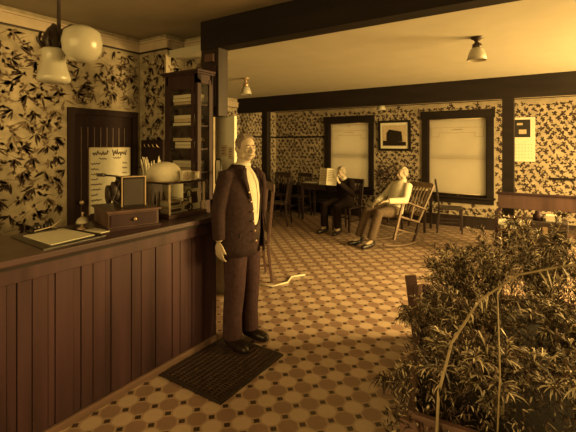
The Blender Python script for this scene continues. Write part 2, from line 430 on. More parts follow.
# ------------------------------------------------------------------ notice on the door
t = thing('price_notice', 'large cream sheet of handwritten lines hanging on the dark door', 'notice', (XO+.012, 2.725, 1.56))
MB().box(-.004, 0, -.245, .245, -.72, .005).build('sheet', M['paper'], t)
MB().box(-.006, .004, -.257, -.245, -.73, .012).box(-.006, .004, .245, .256, -.73, .012).box(-.006, .004, -.257, .256, .004, .014).build('edge_strip', M['card'], t)
s = MB()
def scribble(ya, yb, z, amp, seed, r=.0045):
    q = random.Random(seed); pts = []; n = int((yb-ya)/.009)
    for k in range(n):
        pts.append((.002, ya+(yb-ya)*k/n, z+amp*math.sin(k*1.9+q.random())*(q.random()*.8+.3)))
    s.tube(pts, r, 4)
scribble(-.22, -.02, -.055, .034, 1, .006); scribble(.02, .22, -.05, .038, 2, .006)
scribble(-.14, -.04, -.115, .016, 3, .004); scribble(.03, .14, -.11, .02, 4, .004)
for i in range(9):
    z = -.17-i*.058; scribble(-.235, -.235+rnd.uniform(.08,.19), z, .013, 10+i); scribble(.15, .22, z, .011, 40+i)
    if i > 4: scribble(-.02, .06, z, .012, 60+i)
s.build('lettering', M['ink'], t)

# ------------------------------------------------------------------ counter
CY0, CY1 = .35, 2.42
t = thing('lobby_counter', 'long dark-stained plank-front reception counter with a worn top', 'counter', (-2.55, 1.4, 0))
ox, oy = 2.55, -1.4
b = MB(); b.box(-2.84+ox, -2.312+ox, CY0+oy, CY1+oy, .02, .99)
y = CY0; k = 0
while y < CY1-.02:
    wd = (.085, .04, .105, .05, .075)[k % 5]*.95; y2 = min(CY1, y+wd)
    out = (.012, .006, .012, .004, .010)[k % 5]
    b.box(-2.312+ox, -2.312+out+ox, y+.0025+oy, y2-.0025+oy, .05, .90, 1); y = y2; k += 1
y = -2.83
while y < -2.33:                                     # end planks
    b.box(y+ox, y+.095+ox, CY1+oy, CY1+.008+oy, .05, .90, 1); y += .1
b.build('body', [M['groove'], M['counter']], t)
MB().box(-2.312+ox, -2.275+ox, CY0+oy, CY1+.02+oy, .895, .99).box(-2.84+ox, -2.312+ox, CY1+oy, CY1+.02+oy, .895, .99).build('apron_board', M['counter'], t, bevel=.004)
MB().box(-2.87+ox, -2.24+ox, CY0+oy, CY1+.04+oy, .992, 1.03).build('countertop', M['counter2'], t, bevel=.008)
MB().box(-2.262+ox, -2.25+ox, CY0+oy, CY1+.03+oy, .975, .992).build('edge_moulding', M['groove'], t)
MB().box(-2.312+ox, -2.288+ox, CY0+oy, CY1+.01+oy, 0, .045).build('kick_board', M['kick'], t, bevel=.003)

# floor grating
t = thing('floor_grating', 'black iron grating mat on the tiles beside the counter', 'floor grate', (-1.985, 2.17, 0))
MB().box(-.285, .285, -.345, .345, .0, .006).build('backing', M['black'], t)
g = MB()
for i in range(13): x = -.25+.5*i/12; g.box(x-.0035, x+.0035, -.32, .32, .006, .013)
for i in range(27): y = -.31+.62*i/26; g.box(-.26, .26, y-.0022, y+.0022, .007, .011)
g.build('bars', M['gratebar'], t)
MB().box(-.285, -.25, -.345, .345, .004, .014).box(.25, .285, -.345, .345, .004, .014).box(-.25, .25, -.345, -.315, .004, .014).box(-.25, .25, .315, .345, .004, .014).build('frame', M['iron'], t, bevel=.003)

# ------------------------------------------------------------------ on the counter
ZT = 1.03
rz = math.atan2(-.31, .95)                         # box front faces (.886,-.463); local +x is its front normal
t = thing('cash_drawer', 'low brown wooden cash drawer box on the counter, machine on top', 'cash drawer', (-2.395, 1.718, ZT), rz)
MB().box(-.40, -.012, -.17, .17, 0, .112).build('case', M['redwood'], t, bevel=.005)
MB().box(-.42, .012, -.182, .182, .112, .128).build('lid', M['redwood'], t, bevel=.004)
MB().box(-.42, .008, -.18, .18, 0, .012).build('plinth', M['cabwood'], t)
dr = MB().box(-.012, -.002, -.155, .155, .02, .10).build('drawer', M['cabwood'], t, bevel=.003)
MB().ell((.008, 0, .062), .012, 10, 8).build('knob', M['brass'], dr)
t = thing('office_machine', 'black hand-lever office machine with pale metal edges on the cash drawer', 'office machine', (-2.53, 1.765, ZT+.128), rz-.02)
b = MB(); b.box(-.12, .055, -.06, .10, 0, .215); b.box(-.13, .065, -.07, .11, 0, .012)
b.build('housing', M['black'], t, bevel=.004)
MB().box(.05, .062, -.066, -.058, .0, .222).box(.05, .062, .094, .102, 0, .222).box(-.12, .062, -.066, -.058, .215, .222).box(.052, .062, -.058, .094, .215, .222).build('metal_edging', M['brass'], t)
MB().box(.055, .057, -.05, .088, .02, .20).build('front_panel', M['iron'], t)
g = MB()
for k, (xx, rr, zz) in enumerate(((-.02,.075,.10), (.0,.055,.13), (-.07,.065,.09))):
    g.lathe([(rr*.3,-.012),(rr,-.01),(rr,.01),(rr*.3,.012)], (xx, -.085-.018*k, zz), 20, mt=Matrix.Rotation(PI/2, 4, 'X'))
for k in range(6): g.tube([(-.05+.02*k, -.075, .03), (-.05+.02*k, -.12, .06), (-.05+.02*k, -.075, .19)], .004, 6)
g.build('key_mechanism', M['iron'], t)
MB().tube([(.0,-.06,.20), (.01,-.10,.225), (.02,-.17,.235)], .006, 8).tube([(.02,-.16,.235), (.022,-.215,.238)], .011, 8).build('lever', M['black'], t)
t = thing('call_bell', 'small pale call bell with a push knob on the counter', 'bell', (-2.66, 1.50, ZT))
MB().lathe([(.036,0),(.036,.006),(.026,.012),(.012,.018),(.010,.04)], seg=20).build('base', M['brass'], t)
MB().lathe([(.042,.04),(.040,.052),(.032,.068),(.016,.080),(.004,.083)], seg=24).build('bell_dome', M['opaldim'], t)
MB().tube([(0,0,.08),(0,0,.105)], .006, 8).ell((0,0,.107), .009, 10, 6).build('push_knob', M['brass'], t)
# blotter with register sheets
def slab(name, pts, z0, z1, m, label, cat):
    n = len(pts); mb = MB(); mb.add([(x, y, z0) for x, y in pts]+[(x, y, z1) for x, y in pts], [tuple(range(n))[::-1], tuple(range(n, 2*n))]+[(i, (i+1) % n, n+(i+1) % n, n+i) for i in range(n)])
    return tag(mb.build(name, m), label, cat)
slab('desk_blotter', [(-2.80,1.12),(-2.30,1.08),(-2.34,1.47),(-2.79,1.46)], ZT, ZT+.004, M['black'], 'black desk blotter under the open white register sheet', 'blotter')
slab('register_sheet', [(-2.745,1.17),(-2.36,1.15),(-2.40,1.43),(-2.76,1.42)], ZT+.004, ZT+.007, M['paper'], 'large white register sheet lying on the black blotter', 'paper')
slab('note_sheet', [(-2.60,1.475),(-2.43,1.49),(-2.44,1.57),(-2.60,1.555)], ZT, ZT+.004, M['paper'], 'small white note sheet between the bell and the cash drawer', 'paper')
t = thing('ink_stand', 'dark ink stand with a pen at the far left of the counter', 'ink stand', (-2.79, 1.30, ZT))
MB().box(-.05,.05,-.07,.07,0,.015).build('tray', M['black'], t, bevel=.003)
MB().lathe([(.024,.015),(.026,.045),(.014,.055),(.014,.065)], (0,-.03,0), 16).build('ink_bottle', M['black'], t)
MB().lathe([(.024,.015),(.026,.045),(.014,.055),(.014,.065)], (0,.035,0), 16).build('ink_bottle', M['black'], t)
MB().tube([(.035,-.06,.02),(.03,.05,.03),(.02,.12,.07)], .004, 6).build('pen', M['card'], t)

# glass showcase
SX0, SX1, SY0, SY1, SH = -2.77, -2.45, 2.06, 2.44, .265
t = thing('glass_showcase', 'small glass-sided showcase with wooden edges on the counter end', 'showcase', (-2.61, 2.25, ZT))
hx, hy2 = .16, .19
MB().box(-hx-.01, hx+.01, -hy2-.01, hy2+.01, 0, .03).build('base', M['redwood'], t, bevel=.003)
for a in (-hx, hx-.014):
    for b_ in (-hy2, hy2-.014): MB().box(a, a+.014, b_, b_+.014, .03, SH).build('corner_post', M['card'], t)
tf = MB(); tf.box(-hx-.012, -hx+.012, -hy2-.012, hy2+.012, SH, SH+.014).box(hx-.012, hx+.012, -hy2-.012, hy2+.012, SH, SH+.014)
tf.box(-hx+.012, hx-.012, -hy2-.012, -hy2+.012, SH, SH+.014).box(-hx+.012, hx-.012, hy2-.012, hy2+.012, SH, SH+.014)
tf.build('top_frame', M['cabwood'], t, bevel=.003)
MB().box(-hx+.012, hx-.012, -hy2+.012, hy2-.012, SH+.004, SH+.012).build('top_glass', M['glass'], t)
MB().box(-hx, hx-.014, -.006, .006, .13, .136).build('shelf_support', M['card'], t)
for nm, bx in (('glass_pane', (hx-.006, hx-.003, -hy2+.014, hy2-.014)), ('glass_pane', (-hx+.003, -hx+.006, -hy2+.014, hy2-.014)), ('glass_pane', (-hx+.014, hx-.014, -hy2+.003, -hy2+.006)), ('glass_pane', (-hx+.014, hx-.014, hy2-.006, hy2-.003))):
    MB().box(*bx, .03, SH).build(nm, M['glass'], t)
# its contents
def carton(name, loc, sz, rz, label, m=None, cat='box'):
    t = thing(name, label, cat, loc, rz); x, y, z = sz
    MB().box(-x/2, x/2, -y/2, y/2, 0, z*.8).build('tray', m or M['paper'], t, bevel=.002)
    MB().box(-x/2-.002, x/2+.002, -y/2-.002, y/2+.002, z*.8, z).build('lid', M['card'], t, bevel=.002)
    if name == 'cigar_box': MB().box(x/2, x/2+.0015, -y*.38, y*.38, z*.2, z*.7).build('side_label', M['ink'], t)
    return t
carton('cigar_box', (-2.53, 2.15, ZT+.032), (.10,.14,.05), 0, 'pale flat cigar box with a dark label, lower one in the showcase')
carton('cigar_box', (-2.54, 2.15, ZT+.084), (.10,.13,.045), .06, 'cigar box with a dark label, stacked on top in the showcase')
carton('cigar_box', (-2.54, 2.28, ZT+.032), (.10,.08,.07), 0, 'small pale box behind the stacked cigar boxes in the showcase')
t = thing('picture_card', 'upright white card with a dark picture at the right end of showcase', 'card', (-2.50, 2.375, ZT+.035), 0)
MB().box(-.003,.003,-.055,.055,0,.17, mt=Matrix.Rotation(-.12,4,'Y')).build('card', M['paper'], t)
MB().box(.003,.0045,-.033,.033,.05,.145, mt=Matrix.Rotation(-.12,4,'Y')).build('printed_picture', M['cabwood'], t)
for i in range(6):
    tag(MB().lathe([(.003,0),(.007,.02),(.008,.10),(.002,.16)], (-2.68+.012*(i % 2), 2.11+.022*i, ZT+.031), 8).build('cigar', M['card' if i % 2 else 'cabwood']),
        'upright cigar in the near left end of the showcase', 'cigar', 'cigars standing in the showcase')
r_ = MB(); pts = [(-2.485, 2.29+.028*math.cos(q*PI/8), ZT+.175+.032*math.sin(q*PI/8)) for q in range(17)]
r_.tube(pts, .005, 6); tag(r_.build('watch_chain', M['iron']), 'dark ring-shaped chain hanging against the showcase glass', 'chain')
pts = [(-2.485, 2.30+.026*math.cos(q*PI/8), ZT+.062+.028*math.sin(q*PI/8)) for q in range(17)]
tag(MB().tube(pts, .006, 6).build('watch_chain', M['iron']), 'dark ring-shaped chain standing low beside the small box', 'chain')
tag(MB().box(-2.70, -2.695, 2.2, 2.42, ZT+.035, ZT+.24).build('backing_sheet', M['paper']), 'pale backing sheet standing at the rear of the showcase', 'paper')
# on top of the showcase
ZS = ZT+SH+.014
t = thing('domed_cover', 'pale dome-shaped cover on the glass showcase', 'cover', (-2.64, 2.17, ZS))
dm = MB(); dm.lathe([(.155,0),(.157,.012),(.148,.05),(.125,.085),(.085,.108),(.03,.118),(.003,.119)], seg=32, mt=Matrix.Diagonal((.86,.98,1.3,1)))
dm.build('dome', M['straw'], t)
MB().lathe([(.16,0),(.16,.006),(.155,.008)], seg=32, mt=Matrix.Diagonal((.86,.98,1.3,1))).build('rim', M['card'], t)
t = thing('desk_clock', 'small square pale desk clock in front of the domed cover', 'clock', (-2.475, 2.25, ZS), -.25)
MB().box(-.02,.02,-.042,.042,0,.085).build('case', M['straw'], t, bevel=.006)
MB().lathe([(.033,0),(.033,.004),(.026,.005)], (.02,0,.045), 24, mt=Matrix.Rotation(PI/2,4,'Y')).build('bezel', M['card'], t)
MB().bar((.027,0,.045),(.027,0,.066),.002,.003).bar((.027,0,.045),(.027,.014,.045),.002,.003).build('hands', M['ink'], t)
carton('white_box', (-2.57, 2.385, ZS), (.12,.12,.065), .5, 'plain white box on the showcase, nearest the standing man', M['paper'])
# feathery sprigs in a holder
t = thing('sprig_holder', 'dark holder of pale upright sprigs behind the domed cover', 'holder', (-2.93, 2.42, ZT), 0)
MB().box(-.045,.045,-.09,.09,0,.28).build('holder', M['cabwood'], t, bevel=.004)
s = MB(); q = random.Random(5)
for i in range(14):
    x, y = q.uniform(-.03,.03), q.uniform(-.08,.08); s.tube([(x,y,.25),(x*1.2,y*1.1,.36),(x*1.8,y*1.25+q.uniform(-.02,.02),.42+q.uniform(0,.07))], [.004,.009,.004], 6)
s.build('sprigs', M['straw'], t)
t['label'] = 'dark holder of pale upright sprigs behind the domed cover'
# move it to its own stand at the back wall
t.location = (-3.02, 2.35, ZT-.02)
bc = thing('back_cabinet', 'low dark cabinet behind the counter under the wall rack', 'cabinet', (-3.02, 2.35, 0))
MB().box(-.10,.12,-.25,.25,0,ZT-.04).build('carcass', M['cabwood'], bc, bevel=.004)
MB().box(-.12,.14,-.27,.27,ZT-.04,ZT-.02).build('top', M['darkwood'], bc, bevel=.003)
t = thing('wall_rack', 'dark square rack hung on the leaf wallpaper beside the door', 'rack', (-4.0, 3.13, 1.52))
MB().box(-.20,.20,-.03,0,-.2,.14).build('back_board', M['doorwood'], t, bevel=.003)
MB().box(-.20,.20,-.08,-.03,-.2,-.18).build('shelf', M['cabwood'], t)
for i in range(5): MB().tube([(-.15+.075*i,-.03,.05),(-.15+.075*i,-.07,.06),(-.15+.075*i,-.08,.09)], .006, 6).build('hook', M['brass'], t)

# tall glazed cabinet
KX0, KX1, KY0, KY1, KZ = -3.36, -2.88, 2.77, 2.985, 2.30
t = thing('glazed_cabinet', 'tall dark wooden glazed cabinet standing behind the showcase', 'cabinet', ((KX0+KX1)/2, (KY0+KY1)/2, 0))
hx, hy2 = (KX1-KX0)/2, (KY1-KY0)/2
f = MB()
pw = .045
for a in (-hx, hx-pw):
    for b_ in (-hy2, hy2-pw): f.box(a, a+pw, b_, b_+pw, 0, KZ)
f.box(-hx, hx, -hy2, hy2, 0, 1.05); f.box(-hx, hx, hy2-.012, hy2, 1.05, KZ)
f.box(-hx, -hx+.012, -hy2, hy2, 1.05, KZ); f.box(-hx, hx, -hy2, hy2, KZ-.09, KZ)
f.build('carcass', M['cabwood'], t, bevel=.003)
MB().box(-hx-.02, hx+.02, -hy2-.02, hy2, KZ, KZ+.018).box(-hx-.035, hx+.035, -hy2-.035, hy2, KZ+.018, KZ+.04).build('cornice', M['cabwood'], t, bevel=.003)
dr = MB()
dr.box(-hx+.045, hx-.045, -hy2-.012, -hy2, KZ-.14, KZ-.09); dr.box(-hx+.045, hx-.045, -hy2-.012, -hy2, 1.07, 1.12)
dr.box(-hx+.045, -hx+.085, -hy2-.012, -hy2, 1.12, KZ-.14); dr.box(hx-.085, hx-.045, -hy2-.012, -hy2, 1.12, KZ-.14)
drr = dr.build('door', M['cabwood'], t, bevel=.002)
MB().box(-hx+.085, hx-.085, -hy2-.007, -hy2-.005, 1.12, KZ-.14).build('pane', M['glass'], drr)
MB().ell((hx-.065, -hy2-.022, 1.65), .009, 8, 6).build('knob', M['brass'], drr)
MB().box(hx-.006, hx-.004, -hy2+pw, hy2-pw, 1.06, KZ-.09).build('side_pane', M['glass'], t)
MB().box(hx, hx+.006, .045, .07, 1.06, KZ-.05).build('side_stile', M['cabwood'], t)
SHZ = [1.10, 1.33, 1.56, 1.79, 2.0]
for z in SHZ[1:]: MB().box(-hx+.012, hx-.01, -hy2+.004, hy2-.012, z-.006, z+.006).build('shelf', M['cabwood'], t)
cx, cy = t.location.x, t.location.y
lab = {0: 'bottom', 1: 'second lowest', 2: 'middle', 3: 'second highest', 4: 'top'}
q = random.Random(3)
for i, z in enumerate(SHZ):
    for j in range(3 if i else 2):
        hh = q.uniform(.022,.034); w_ = q.uniform(.27,.33); zz = z+.0065+sum(_h for _h in [0]*0)
        z0 = z+.007+j*.036
        m_ = [M['paper'], M['card'], M['straw']][(i+j) % 3]
        mb = MB(); mb.box(-w_/2, w_/2, -.06, .065, 0, hh); mb.box(-w_/2-.002, w_/2+.002, -.062, .067, hh, hh+.003, 1)
        o = mb.build('folded_linen', [m_, M['card']], None, bevel=.006)
        o.location = (cx-.01+q.uniform(-.012,.012), cy, z0); o.rotation_euler[2] = q.uniform(-.04,.04)
        tag(o, '%s pale folded stack on the %s shelf of the glazed cabinet' % (('lowest','middle','topmost')[j], lab[i]), 'folded cloth', 'folded stacks in the glazed cabinet')
# pale notices on the light post
def sheet(name, x0, x1, y, z0, z1, label, m, lines=0):
    t = thing(name, label, 'notice', ((x0+x1)/2, y, z0)); h = (x1-x0)/2
    MB().box(-h, h, -.003, 0, 0, z1-z0).build('sheet', m, t)
    g = MB()
    for i in range(lines):
        z = (z1-z0)*(1-(i+1)/(lines+1)); g.box(-h*.8, h*rnd.uniform(.2,.8), -.004, -.003, z-.004, z+.004)
    if lines: g.build('printing', M['ink'], t)
    return t
sheet('wall_notice', -2.96, -2.88, 3.196, 1.48, 1.60, 'small printed notice on the pale post, left of the two', M['card'], 3)
sheet('wall_notice', -2.865, -2.80, 3.196, 1.45, 1.58, 'small printed notice on the pale post, next to the man\'s head', M['card'], 4)
t = thing('narrow_mirror', 'narrow upright mirror in a black loop frame behind the standing man\'s shoulder', 'mirror', (-2.78, 2.95, 1.22))
pts = [(-.035,0,0),(-.035,0,.22),(-.02,0,.24),(.02,0,.24),(.035,0,.22),(.035,0,0),(.02,0,-.02),(-.02,0,-.02),(-.035,0,0)]
MB().tube(pts, .007, 8).build('loop', M['black'], t)
MB().box(-.03,.03,.0,.004,-.01,.225).build('panel', M['straw'], t)
MB().box(-.01,.01,.0,.248,.10,.12).build('bracket', M['black'], t)

# ------------------------------------------------------------------ lamps
t = thing('hanging_lamp', 'bronze hanging lamp with two white glass shades at the upper left', 'lamp', (-1.98, 1.0, ZO))
o_ = Vector((-1.98, 1.0, ZO))
MB().lathe([(.06,0),(.06,-.012),(.02,-.04)], seg=20).build('canopy', M['fixture'], t)
MB().tube([(0,0,-.02),(0,0,-.80)], .009, 10).build('rod', M['fixture'], t)
b = MB(); b.lathe([(.012,-.72),(.03,-.74),(.045,-.77),(.052,-.80),(.045,-.83),(.03,-.85)], (-.035,-.005,0), 20)
for k in range(8):
    q = k*PI/4; b.tube([(-.035+.045*math.cos(q), -.005+.045*math.sin(q), -.83), (-.035+.072*math.cos(q), -.005+.072*math.sin(q), -.80), (-.035+.06*math.cos(q), -.005+.06*math.sin(q), -.765)], .006, 6)
b.tube([(0,0,-.74),(-.09,.02,-.70),(-.14,.01,-.74),(-.12,0,-.79)], .008, 8)
b.build('ornate_body', M['fixture'], t)
MB().tube([(0,0,-.76),(.06,.03,-.73),(.12,.05,-.74)], .010, 8).build('arm', M['fixture'], t)
MB().lathe([(.050,-.835),(.056,-.845),(.051,-.87),(.052,-.90),(.060,-.935),(.071,-.965),(.074,-.982),(.068,-.993),(.045,-1.001),(.01,-1.004)], (-.035,-.005,0), 32).build('bell_shade', M['opal'], t)
MB().lathe([(.045,-.74),(.080,-.765),(.089,-.81),(.084,-.855),(.062,-.89),(.03,-.905),(.002,-.908)], (.118,.048,0), 32).build('globe_shade', M['opal'], t)
def lobby_lamp(x, y, drop, label, glass, dark):
    t = thing('ceiling_lamp', label, 'lamp', (x, y, ZC), group='lamps on the lobby ceiling')
    MB().lathe([(.058,0),(.058,-.012),(.03,-.03),(.018,-.05),(.018,-.07-drop*.5)], seg=20).build('canopy', dark, t)
    MB().lathe([(.018,-.05-drop*.5),(.042,-.07-drop*.6),(.045,-.10-drop*.6),(.03,-.12-drop)], seg=20).build('holder', dark, t)
    MB().lathe([(.046,-.105-drop),(.062,-.125-drop),(.078,-.17-drop),(.092,-.225-drop),(.086,-.226-drop),(.05,-.15-drop)], seg=28).build('glass_shade', glass, t)
lobby_lamp(-.602, 4.221, 0, 'bronze ceiling lamp with frosted shade, top right near the dark beam', M['opaldim'], M['fixture'])
lobby_lamp(-3.96, 4.82, .03, 'pale ceiling lamp with white shade above the standing man', M['opal'], M['brass'])
lobby_lamp(-2.81, 7.6, .13, 'small ceiling lamp seen under the back beam between the windows', M['opal'], M['fixture'])

# ------------------------------------------------------------------ pictures
def pic(name, x0, x1, z0, z1, fw, label, fm, tilt=.04):
    t = thing(name, label, 'picture', ((x0+x1)/2, YB-.006, z0)); w_, h = (x1-x0)/2, z1-z0
    R = Matrix.Rotation(tilt, 4, 'X')
    f = MB(); f.box(-w_, w_, -.025, 0, 0, fw, mt=R); f.box(-w_, w_, -.025, 0, h-fw, h, mt=R); f.box(-w_, -w_+fw, -.025, 0, fw, h-fw, mt=R); f.box(w_-fw, w_, -.025, 0, fw, h-fw, mt=R)
    f.build('frame', fm, t, bevel=.002)
    MB().box(-w_+fw, w_-fw, -.012, -.004, fw, h-fw, mt=R).build('mount', M['paper'], t)
    return t, R
t, R = pic('framed_picture', -3.155, -2.457, 1.475, 2.125, .05, 'framed photograph of a dark building hung between the two windows', M['beamwood'])
MB().box(-.26,.26,-.0135,-.012,.10,.55, mt=R).build('print_ground', M['card'], t)
g = MB(); g.add([R @ Vector(p) for p in [(-.17,-.015,.20),(.18,-.015,.20),(.16,-.015,.41),(-.11,-.015,.46),(-.17,-.015,.38)]], [(0,1,2,3,4)])
g.add([R @ Vector(p) for p in [(-.25,-.0145,.11),(.25,-.0145,.11),(.25,-.0145,.19),(-.25,-.0145,.22)]], [(0,1,2,3)])
g.build('pictured_building', M['black'], t)
t = thing('wall_calendar', 'pale wall calendar sheet with a dark picture, right of the dark post', 'calendar', (-.42, YB-.004, 1.30))
MB().box(-.175,.175,-.004,0,0,.80).build('sheet', M['paper'], t)
MB().box(-.145,.10,-.008,-.004,.44,.76).build('dark_picture', M['black'], t)
MB().box(-.08,.04,-.010,-.008,.50,.58).box(-.11,-.02,-.010,-.008,.66,.70).build('print', M['card'], t)
g = MB()
for i in range(5):
    for j in range(6): g.box(-.14+.05*j, -.12+.05*j, -.006, -.004, .06+.06*i, .075+.06*i)
g.build('calendar_dates', M['card'], t)

# ------------------------------------------------------------------ people
def finger(mb, p, d, curl, L, r):
    """one bent finger: p root, d direction, curl bend axis vector to lean towards"""
    p = Vector(p); d = Vector(d).normalized(); c = Vector(curl).normalized(); pts = [p-d*.01]
    for i, f in enumerate((.0,.42,.33,.25)):
        pts.append(pts[-1]+d*L*f if f else p.copy()); d = (d+c*.32).normalized()
    mb.tube(pts, [r, r, r*.92, r*.85, r*.7], 8); mb.ell(pts[-1], r*.72, 8, 6)
def hand(mb, wrist, d, palm_n, thumb, s=1.0):
    """hand from wrist along d; palm_n = side the fingers curl towards; thumb = side of the thumb"""
    w = Vector(wrist); d = Vector(d).normalized(); n = Vector(palm_n).normalized(); t = Vector(thumb).normalized()
    pc = w+d*.045*s
    rot = Matrix((t, d, n)).transposed()
    mb.ell(pc, (.041*s,.052*s,.017*s), 14, 8, rot=rot)
    for i, (o, L) in enumerate(((.030,.072),(.010,.080),(-.010,.075),(-.029,.058))):
        finger(mb, w+d*.085*s+t*o*s, d+t*o*1.2+n*.1, n*.9, L*s, .0092*s)
    finger(mb, w+d*.030*s+t*.034*s, d*.9+t*.45, n*.6+d*.5, .055*s, .0105*s)
def head(mb, c, f, up=(0,0,1), s=1.0):
    """head centred at c facing f; eyes at half height"""
    c = Vector(c); f = Vector(f).normalized(); u = Vector(up); u = (u-f*u.dot(f)).normalized(); r = f.cross(u).normalized()
    T = lambda a, b, d: c+r*a*s+f*b*s+u*d*s
    rot = Matrix((r, f, u)).transposed()
    E = lambda p, q, rr=None: mb.ell(T(*p), tuple(k*s for k in q), 16, 12, rot=rot)
    E((0,-.008,.025), (.074,.093,.083)); E((0,.012,-.03), (.060,.072,.078)); E((0,.045,-.075), (.036,.035,.030))
    for k in (-1, 1):
        E((k*.030,.066,-.020), (.024,.018,.022)); E((k*.055,.02,-.06), (.016,.035,.03)); E((k*.077,-.012,-.008), (.010,.018,.032))
        E((k*.030,.080,.018), (.022,.009,.006)); E((k*.030,.0765,.000), (.013,.008,.008))
    mb.tube([T(0,.082,.012), T(0,.098,-.014), T(0,.108,-.032)], [.008*s,.011*s,.013*s], 8); E((0,.098,-.034), (.018,.012,.010))
    E((0,.085,-.054), (.024,.008,.005)); E((0,.084,-.065), (.021,.008,.005))
    return T, rot
def face_details(par, T, s=1.0, m_brow=None):
    for k in (-1, 1):
        MB().ell(T(k*.030,.0825,.001), (.0075*s,.0055*s,.0045*s), 10, 6).build('eye', M['ink'], par)
        MB().tube([T(k*.048,.080,.019), T(k*.032,.092,.025), T(k*.014,.092,.021)], [.003*s,.005*s,.004*s], 6).build('eyebrow', m_brow or M['hair'], par)
    MB().tube([T(-.020,.088,-.0595), T(0,.0945,-.059), T(.020,.088,-.0595)], .0028*s, 6).build('mouth_line', M['ink'], par)
def hair_cap(par, T, rot, m, s=1.0, thin=0):
    mb = MB(); q = random.Random(4)
    mb.ell(T(0,-.022,.045), (.080*s,.088*s,.074*s), 18, 12, rot=rot)
    mb.ell(T(0,-.055,-.005), (.070*s,.052*s,.060*s), 16, 10, rot=rot)
    for k in (-1, 1): mb.ell(T(k*.072,.005,.02), (.012*s,.025*s,.03*s), 10, 8, rot=rot)
    for i in range(10): mb.tube([T(-.05+.011*i,.05,.085+.002*(i % 3)), T(-.045+.010*i,.0,.122), T(-.04+.009*i,-.06,.105)], .006*s, 6)
    return mb.blob('hair', m, par, .007, 2)
def shoe(mb, heel, toe, w=.046):
    h, t = Vector(heel), Vector(toe); d = (t-h)
    mb.tube([h+Vector((0,0,.045)), h+d*.3+Vector((0,0,.045)), h+d*.65+Vector((0,0,.034)), h+d*.92+Vector((0,0,.028)), h+d*1.02+Vector((0,0,.022))], [.036,.043,.045,.036,.018], 14, flat=1)
    mb.tube([h+Vector((0,0,.04)), h+Vector((0,0,.13))], [.042,.044], 12)

# standing man -------------------------------------------------------
fa = math.atan2(-.02, .99); man = thing('person', 'elderly man in a dark jacket and white shirt standing at the counter end', 'person', (-2.10, 2.50, .0), fa-PI/2)
body = MB()
hf = Vector((.30, .95, .0))                                       # he looks along his own front
T, rot = head(body, (0,.045,1.575), hf, s=.94)
body.tube([(0,0,1.36),(0,.012,1.43),(0,.03,1.50),(0,.03,1.54)], [.075,.058,.054,.055], 14)
body.tube([(0,0,.86),(0,.0,.95),(0,.01,1.05),(0,.01,1.20),(0,.0,1.33),(0,0,1.40)], [.14,.135,.13,.145,.15,.08], 20, flat=.72, side=(1,0,0))
ARM = {1: [(.175,0,1.36),(.235,-.03,1.10),(.245,-.01,.865)], -1: [(-.165,0,1.36),(-.215,-.05,1.10),(-.20,-.06,.865)]}
for k in (1, -1):
    body.tube(ARM[k], [.05,.042,.028], 12)
    w_ = Vector(ARM[k][2]); hand(body, w_-Vector((0,0,.01)), (0,.0,-1), (-k,.1,0), (0,1,-.1), 1.0)
    body.tube([(k*.085,0,.90),(k*.09,.01,.48),(k*.10,-.02,.09)], [.08,.055,.04], 14)
    body.tube([(k*.10,-.02,.07),(k*.11,.10,.035)], [.035,.028], 10)
bo = body.blob('body', M['skin'], man, .0065, 2)
face_details(man, T, .94)
hr = hair_cap(man, T, rot, M['hair'], .94)
# shirt: slim torso loft
def loft(mb, rings, seg=32, a0=0, a1=2*PI, thick=0, gap=None, mi=0):
    """rings: (cx, cy, z, rx, ry); angle 0 = front (+y) going clockwise; gap(z)->(l, r) half-angles left open at the front"""
    vs = []; n = len(rings)
    for (cx, cy, z, rx, ry) in rings:
        l, r = gap(z) if gap else (0, 0)
        for k in range(seg+1):
            q = l+(2*PI-l-r)*k/seg
            vs.append((cx+rx*math.sin(q)*(1), cy+ry*math.cos(q), z))
    s1 = seg+1
    fs = [(i*s1+k, i*s1+k+1, (i+1)*s1+k+1, (i+1)*s1+k) for i in range(n-1) for k in range(seg)]
    mb.add(vs, fs, mi, True); return mb
TR = [(0,.0,.84,.155,.115),(0,.0,.92,.16,.12),(0,.005,1.0,.155,.12),(0,.01,1.1,.155,.122),(0,.01,1.2,.162,.125),(0,.005,1.3,.165,.118),(0,.0,1.37,.14,.10),(0,.0,1.42,.08,.075),(0,.005,1.455,.058,.06)]
sh = loft(MB(), TR); sh.build('shirt', M['shirt'], man)
TV = [(x, y, z, rx+.010, ry+.010) for x, y, z, rx, ry in TR if z < 1.36]
TV.append((0,.0,1.36,.15,.112))
def vgap(z):
    t_ = max(0, min(1, (z-.96)/.07)); return (.45+.5*t_, .35+.5*t_) if z > .97 else (.0, .0)
v = loft(MB(), TV, 36, gap=vgap).build('waistcoat', M['vest'], man)
b = v.modifiers.new('s', 'SOLIDIFY'); b.thickness = .006
JR = [(0,-.005,.745,.225,.180),(0,-.004,.80,.222,.177),(0,-.002,.90,.217,.168),(0,0,1.0,.210,.158),(0,.003,1.1,.208,.152),(0,.003,1.2,.212,.152),(0,0,1.30,.215,.145),(0,-.002,1.365,.185,.122),(0,-.004,1.41,.12,.098),(0,-.006,1.445,.072,.078)]
def jgap(z):
    t_ = max(0, min(1, (z-.75)/.6)); return (.06+.16*t_+.20*max(0, t_-.6)/.4, .45+.50*math.sin(PI*min(1, t_*1.02)))
jm = loft(MB(), JR, 44, gap=jgap)
j = jm.build('jacket', M['jacket'], man); b = j.modifiers.new('s', 'SOLIDIFY'); b.thickness = .014; b.offset = 1
sl = MB()
